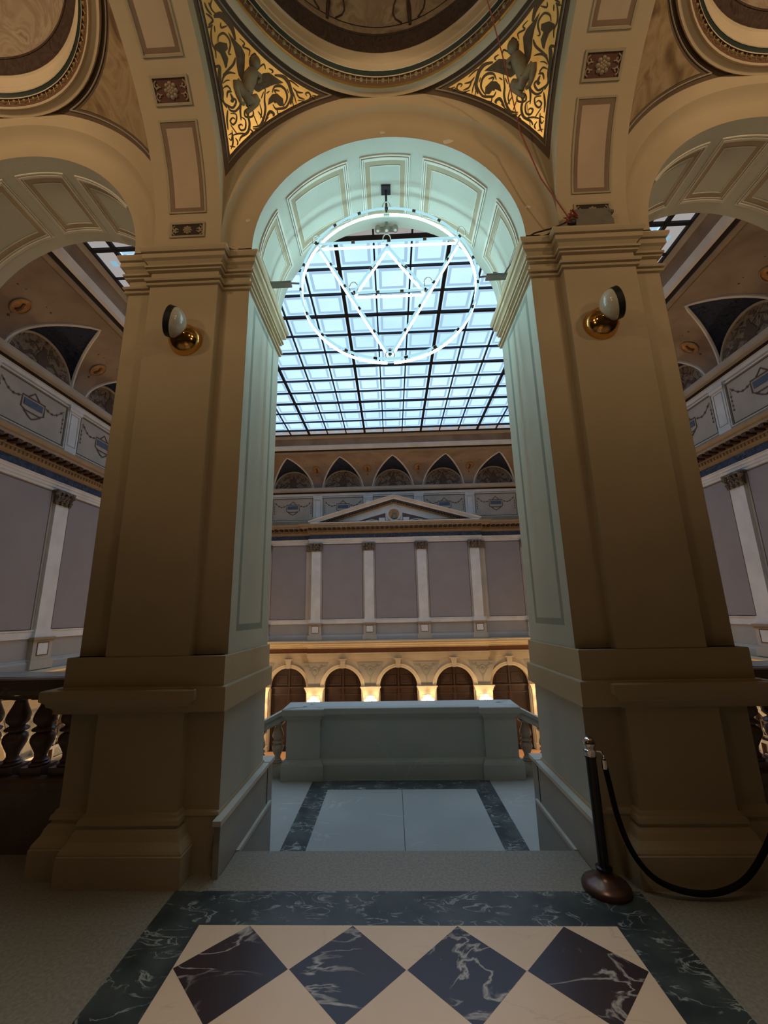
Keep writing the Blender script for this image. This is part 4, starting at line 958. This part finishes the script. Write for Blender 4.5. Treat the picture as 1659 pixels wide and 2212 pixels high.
def arcade_bay(w, bc, lab, i):
    T0 = FRAMES[w]; off = dbase(w, bc); T = lambda v: T0((v[0], v[1]+off, v[2]))
    t = thing('arcade_arch', T((bc, 0, -1.7)), 'moulded cream archivolt with keystone, '+lab, 'arch', 'arches of the lower arcade')
    rows = []
    for k in range(33):
        a = PI*k/32; rows.append([(bc+r*cos(a), d, -1.70+r*sin(a)) for r, d in ((.85,-.02),(.85,.03),(.90,.045),(.97,.05),(.99,.07),(1.02,.07),(1.03,0))])
    MB().grid(rows).map(T).build('archivolt', 'arcade', t)
    mb = MB(); mb.add([(bc-.09,0,-.86),(bc+.09,0,-.86),(bc+.14,0,-.43),(bc-.14,0,-.43),(bc-.08,.12,-.86),(bc+.08,.12,-.86),(bc+.125,.14,-.43),(bc-.125,.14,-.43)],
        [(0,1,2,3),(4,5,6,7),(0,1,5,4),(1,2,6,5),(2,3,7,6),(3,0,4,7)]).box(bc-.19,bc+.19,0,.16,-.50,-.43)
    mb.map(T).build('keystone', 'arcade', t)
    dn = i
    m = MB(); rows = [[(bc-.86,0,ZF),(bc-.86,.05,ZF)]]
    d = thing('door_%d' % dn, T((bc, -.28, ZF)), 'dark walnut arched door, '+lab, 'door', kind='structure')
    rows = []
    for k in range(25):
        a = PI*k/24; rows.append([(bc+.86*cos(a), -.27, ZF), (bc+.86*cos(a), -.27, -1.70+.86*sin(a))])
    MB().grid(rows).map(T).build('leaf', 'wood', d)
    mb = MB(); fr = lambda u, v, h: T((u, -.27+h, v))
    for x0_, x1_ in ((bc-.80, bc-.03), (bc+.03, bc+.80)):
        frame_strip(mb, fr, x0_, x1_, -2.85, -2.02, .05, .03); frame_strip(mb, fr, x0_, x1_, ZF+.15, -3.0, .05, .03)
    mm = MB().box(bc-.86, bc+.86, -.27, -.20, -1.78, -1.70).box(bc-.03, bc+.03, -.27, -.22, ZF, -.9); mm.map(T); mb.add(mm.v, mm.f)
    for x0_, x1_ in ((bc-.60, bc-.10), (bc+.10, bc+.60)): frame_strip(mb, fr, x0_, x1_, -1.62, -1.22, .04, .02)
    mb.build('door_moulding', 'wood_lt', d)
def arcade_pier(w, s, lab):
    T0 = FRAMES[w]; off = dbase(w, s); T = lambda v: T0((v[0], v[1]+off, v[2]))
    t = thing('arcade_pier', T((s, 0, ZF)), 'cream arcade pilaster behind a wall lamp, '+lab, 'pilaster', 'pilasters of the lower arcade')
    MB().box(s-.37, s+.37, 0, .06, ZF, -1.88).map(T).build('shaft', 'arcade', t)
    MB().box(s-.40, s+.40, 0, .08, -1.88, -1.80).box(s-.43, s+.43, 0, .10, -1.80, -1.72).box(s-.47, s+.47, 0, .13, -1.72, -1.66).map(T).build('impost', 'arcade', t)
    MB().box(s-.42,s+.42,0,.12,ZF,ZF+.25).map(T).build('base', 'arcade', t)
    mb = MB(); frame_strip(mb, lambda u, v, h: T((u, .06+h, v)), s-.24, s+.24, ZF+.4, -2.02, .02, .010); mb.build('panel_line', 'arcade_orn', t)
    # spandrel ornament
    MB().add([(s-.30,.012,-1.60),(s+.30,.012,-1.60),(s+.36,.012,-1.3),(s+.62,.012,-.62),(s-.62,.012,-.62),(s-.36,.012,-1.3)], [(0,1,2,3,4,5)]).map(T).build('spandrel_field', 'arcade_sp', t)
    mb = MB()
    for q in (-1, 1):
        mb.tube([(s+q*.02,.02,-1.25),(s+q*.16,.02,-1.02),(s+q*.12,.02,-.85),(s,.02,-.78)], .03, 5)
        mb.tube([(s+q*.14,.02,-.90),(s+q*.30,.02,-.80),(s+q*.48,.02,-.74)], [.045,.035,.02], 5)
        mb.ball((s+q*.3,.02,-.74), .05, 6).ball((s+q*.22,.02,-.93), .05, 6)
    mb.ball((s,.02,-.98), .10, 8).tube([(s,.02,-1.15),(s,.02,-1.35),(s,.02,-1.55)], [.05,.035,.01], 5)
    mb.map(lambda v: (v[0], .014+(v[1]-.02)*.2, v[2])).map(T).build('spandrel_ornament', 'arcade_orn', t)
def sconce(w, s, lab):
    T0 = FRAMES[w]; off = dbase(w, s)+.06; T = lambda v: T0((v[0], v[1]+off, v[2]))
    t = thing('wall_sconce', T((s, 0, -2.6)), lab, 'wall lamp', 'three-globe sconces of the lower arcade')
    MB().lathe([(0,0),(.09,0),(.10,.02),(.05,.04),(0,.05)], (0,0,0), 14).map(lambda v: T((s+v[0], v[2], -2.52+v[1]))).build('back_plate', 'brass', t, smooth=True)
    for dx, dz, dd in ((-.185,-2.23,.22), (0,-2.09,.26), (.185,-2.23,.22)):
        a = MB().tube([(s,.03,-2.52),(s+dx*.6,.14,-2.58),(s+dx,dd,-2.46),(s+dx,dd,dz-.09)], .012, 6).map(T).build('arm', 'brass', t, smooth=True)
        MB().ball((s+dx, dd, dz), .10, 14, (1,1,.95)).map(T).build('globe', 'globe', a, smooth=True)
    L_ = bpy.data.lights.new('sconce_light', 'POINT'); L_.energy = SCONCE; L_.color = (1.0, .70, .38); L_.shadow_soft_size = .12
    lo = bpy.data.objects.new('sconce_light', L_); lo.location = T((s, .45, -2.2)); C.objects.link(lo)
SCONCE = 62
dn = 0
for w in ('far', 'left', 'right'):
    bays = [b_ for b_ in BAY[w] if b_-1.0 > RNG[w][0] and b_+1.0 < RNG[w][1]]
    for i, bc in enumerate(bays):
        pn = posname(w, i, len(bays)); dn += 1
        lunette(w, bc, 'round-headed fresco under a pointed cove arch, ' + pn)
        attic_panel(w, bc, 'garland panel with blue tablet, ' + pn)
        arcade_bay(w, bc, pn, dn)
        wall_panel(w, max(bc-PIT/2+.25, RNG[w][0]+.1), min(bc+PIT/2-.25, RNG[w][1]-.1), i, 'mauve wall field with dark outline, ' + pn)
    for i, s in enumerate(PIL[w]):
        pn = posname(w, i, 6)
        medallion(w, s, 'orange oval medallion on the cove, ' + pn)
        attic_pier(w, s, 'short pale attic pilaster, ' + pn)
        pilaster(w, s, 'tall white pilaster with dark leafy capital, ' + pn)
        arcade_pier(w, s, pn)
        sconce(w, s, 'lit brass sconce with three opal globes, ' + pn)
for i, s in ((0, -PIT*1.5-.36), (1, PIT*1.5+.36)):
    T = T_far; t = thing('pilaster_strip', T((s, 0, 3)), 'narrow beige backing strip beside the %s pilaster of the pediment bay' % ('outer left' if i == 0 else 'outer right'), 'pilaster')
    MB().box(s-.16, s+.16, 0, .10, 1.34, 4.95).map(T).build('shaft', 'hall_beige', t)
    mb = MB().box(s-.18, s+.18, 0, .15, 4.6, 4.95).map(T).build('capital', 'capital', t)

# ---- pediment
t = thing('pediment', (CX, YFAR-.5, 6.2), 'triangular pediment with round medallion on the far wall, above the blue frieze', 'pediment')
hw, zb, zp = PIT*1.5+.34, 5.90, 7.12
def ped(pr, name, mat):
    mb = MB(); rows = []
    for (x, z0) in ((-hw, 0), (0, 1), (hw, 0)):
        sl = (zp-zb)/hw
        row = []
        for off, d in pr: row.append((x, d, zb + (zp-zb)*z0 + off*sqrt(1+sl*sl)))
        rows.append(row)
    return mb.grid(rows).map(T_far).build(name, mat, t)
ped([(-.06,.30),(-.06,.60),(.00,.62),(.07,.70),(.09,.74),(.12,.74),(.14,.0)], 'raking_cornice', 'hall_white')
ped([(-.22,.30),(-.22,.38),(-.14,.40),(-.06,.44),(-.05,.60)], 'raking_moulding', 'hall_cornice')
mb = MB(); n = 26
for sg in (-1, 1):
    for k in range(n):
        x = sg*(hw-.45)*(k+.5)/n; z = zb+(zp-zb)*(1-abs(x)/hw)
        mb.box(x-.05, x+.05, .38, .58, z-.165, z-.075)
mb.map(T_far).build('raking_modillions', 'wood_lt', t)
MB().add([(-hw+.3,.30,zb),(hw-.3,.30,zb),(0,.30,zp-.12)], [(0,1,2)]).map(T_far).build('tympanum', 'hall_white', t)
mb = MB(); mb.add([(-2.05,.31,5.97),(-.42,.31,5.97),(-.42,.31,6.42)], [(0,1,2)]).add([(2.05,.31,5.97),(.42,.31,5.97),(.42,.31,6.42)], [(0,1,2)])
mb.map(T_far).build('tympanum_inset', 'motif_dark', t)
mb = MB()
for q in (-1, 1): mb.box(min(q*.45,q*.75),max(q*.45,q*.75),.31,.33,6.02,6.18).tube([(q*.8,.32,6.03),(q*1.1,.32,6.08),(q*1.4,.32,6.03)], .03, 5)
mb.map(T_far).build('tympanum_ornament', 'hall_white', t)
MB().lathe([(.26,.0),(.26,.05),(.30,.09),(.36,.06),(.37,0)], (0,0,0), 28).map(lambda v: T_far((v[0], .31+v[2], 6.34+v[1]))).build('medallion_frame', 'hall_white', t, smooth=True)
MB().lathe([(0,.02),(.27,.02)], (0,0,0), 28).map(lambda v: T_far((v[0], .31+v[2], 6.34+v[1]))).build('medallion_field', 'medal', t)
mb = MB(); mb.ball((-.02,.34,6.42),.08,8,(1,.4,1.1)).tube([(.04,.34,6.12),(.01,.34,6.26),(-.04,.34,6.34)],[.15,.12,.05],8).ball((.10,.34,6.38),.07,6,(1,.4,1.4))
mb.map(T_far).build('medallion_figure', 'figure', t, smooth=True)
MB().box(-hw+.1, hw-.1, .30, .745, 5.885, 5.925).map(T_far).build('base_cornice', 'hall_white', t)

# ---- skylight
sk = thing('window_1', (0, 12, 9.78), 'large gridded skylight of backlit etched glass over the hall', 'skylight', kind='structure')
SX0, SX1, SY0, SY1, ZS = -6.69, 6.69, YN+2.31, 17.68, 9.80
xs = [SX0, SX0+.55]; cx0 = CX-.0
xb_ = [CX + .03 + .862*(k+.5) for k in range(-7, 7)]    # minor bars
bars_x = sorted(set([round(SX0+.55,3), round(SX1-.55,3)] + [round(x, 3) for x in xb_ if SX0+.7 < x < SX1-.7]))
rows_y = []; y = 17.16
while y > SY0+.55+.3: rows_y.append(round(y, 3)); y -= .804
rows_y = sorted(rows_y)
allx = [SX0] + bars_x + [SX1]; ally = [SY0] + rows_y + [SY1]
heavy = [x for x in allx if abs(((x-(CX-.0+1.26))/2.586) - round((x-(CX+1.26))/2.586)) < .06] + [SX0, SX1, round(SX0+.55,3), round(SX1-.55,3)]
hy = set(rows_y[::-1][0::3]) | {SY0, SY1}
g = MB(); et = MB(); eg2 = MB(); ro = MB()
for i in range(len(allx)-1):
    for j in range(len(ally)-1):
        a0, a1, b0, b1 = allx[i]+.015, allx[i+1]-.015, ally[j]+.015, ally[j+1]-.015
        edge = i in (0, len(allx)-2) or j in (0, len(ally)-2)
        if edge:
            eg2.add([(a0,b0,ZS),(a1,b0,ZS),(a1,b1,ZS),(a0,b1,ZS)], [(0,1,2,3)])
            cx_, cy_ = (a0+a1)/2, (b0+b1)/2; q = .075
            ro.add([(cx_-q,cy_-q,ZS-.004),(cx_+q,cy_-q,ZS-.004),(cx_+q,cy_+q,ZS-.004),(cx_-q,cy_+q,ZS-.004)], [(0,1,2,3)])
        else:
            g.add([(a0,b0,ZS),(a1,b0,ZS),(a1,b1,ZS),(a0,b1,ZS)], [(0,1,2,3)])
            frame_strip(et, lambda u, v, h: (u, v, ZS-h), a0+.07, a1-.07, b0+.07, b1-.07, .075, .004)
g.build('glass', 'pane', sk, weld=False); et.build('etched_border', 'pane_etch', sk, weld=False)
eg2.build('border_glass', 'pane_edge', sk, weld=False); ro.build('blue_rosettes', 'pane_ros', sk, weld=False)
f = MB()
for x in allx:
    h = .045 if any(abs(x-q) < 1e-6 for q in heavy) else .020
    f.box(x-h, x+h, SY0, SY1, ZS-.07, ZS+.02)
for y in ally:
    h = .040 if y in hy else .017
    f.box(SX0, SX1, y-h, y+h, ZS-.06, ZS+.02)
f.build('glazing_bars', 'steel_bar', sk, weld=False)

# ---- hall floor
tag(MB().box(XL, XR, YB+.02, YFAR, ZF-.1, ZF).build('floor_hall', 'hall_floor'), 'lamp-tinted stone floor of the hall far below', kind='structure')

# ================================================================== LIGHT AND CAMERA
def area(name, loc, rot, size, power, col):
    L_ = bpy.data.lights.new(name, 'AREA'); L_.shape = 'DISK'; L_.size = size; L_.energy = power; L_.color = col
    o = bpy.data.objects.new(name, L_); o.location = loc; o.rotation_euler = rot; C.objects.link(o); return o
for s in (-1, 1):
    area('loggia_lamp', (s*4.3, -1.2, 5.6), (radians(142), 0, radians(s*14)), .35, UP*1.75, (1.0, .70, .42))
    area('loggia_lamp', (s*1.75, -1.6, 5.2), (radians(142), 0, 0), .35, UP*.4, (1.0, .70, .42))
    area('gold_fill_light', (s*3.2, -.8, 3.5), (radians(160), radians(s*-30), 0), .5, UP*.32, (1.0, .72, .42))  # added fill, placed to reflect in the gilded pendentives
fl_l = area('floor_fill_light', (0, .7, 6.5), (0, 0, 0), .5, UP*.17, (1.0, .80, .60)); fl_l.data.spread = radians(50)  # added fill that brightens the floor; no pendant hangs in the dome
for s in (-1, 1):
    q_ = area('floor_fill_light', (s*3.5, .7, 6.5), (0, 0, 0), .5, UP*.12, (1.0, .80, .60)); q_.data.spread = radians(46)  # same added floor fill in the side bays
dl = bpy.data.lights.new('skylight_daylight', 'AREA'); dl.shape = 'RECTANGLE'; dl.size = 13.0; dl.size_y = 11.2; dl.energy = DAY; dl.color = (.60, .78, 1.0); dl.spread = radians(72)
do = bpy.data.objects.new('skylight_daylight', dl); do.location = (0, 11.96, 9.70); C.objects.link(do)
wd = bpy.data.worlds.new('world'); bpy.context.scene.world = wd; wd.use_nodes = True
wd.node_tree.nodes['Background'].inputs[0].default_value = (.35, .45, .6, 1); wd.node_tree.nodes['Background'].inputs[1].default_value = .02

cam = bpy.data.cameras.new('camera'); co = bpy.data.objects.new('camera', cam); C.objects.link(co)
pt_, yw, rl = radians(12.64), radians(-1.767), radians(-1.105)
Fv = Vector((sin(yw)*cos(pt_), cos(yw)*cos(pt_), sin(pt_))); Rv = Vector((cos(yw), -sin(yw), 0)); Uv = Rv.cross(Fv)
R2_ = Rv*cos(rl)+Uv*sin(rl); U2_ = -Rv*sin(rl)+Uv*cos(rl)
co.matrix_world = Matrix(((R2_.x,U2_.x,-Fv.x,-.04),(R2_.y,U2_.y,-Fv.y,0),(R2_.z,U2_.z,-Fv.z,1.6),(0,0,0,1)))
cam.sensor_fit = 'VERTICAL'; cam.sensor_height = 36; cam.lens = 882.9/2212*36; cam.clip_start = .05; cam.clip_end = 200
cam.shift_x = 13.17/2212; cam.shift_y = 19.57/2212
sc = bpy.context.scene; sc.camera = co
sc.view_settings.view_transform = 'Standard'; sc.view_settings.look = 'None'; sc.view_settings.gamma = 1; sc.view_settings.use_curve_mapping = False
sc.view_settings.exposure = 0.0
sc.cycles.max_bounces = 7; sc.cycles.diffuse_bounces = 5; sc.cycles.glossy_bounces = 3
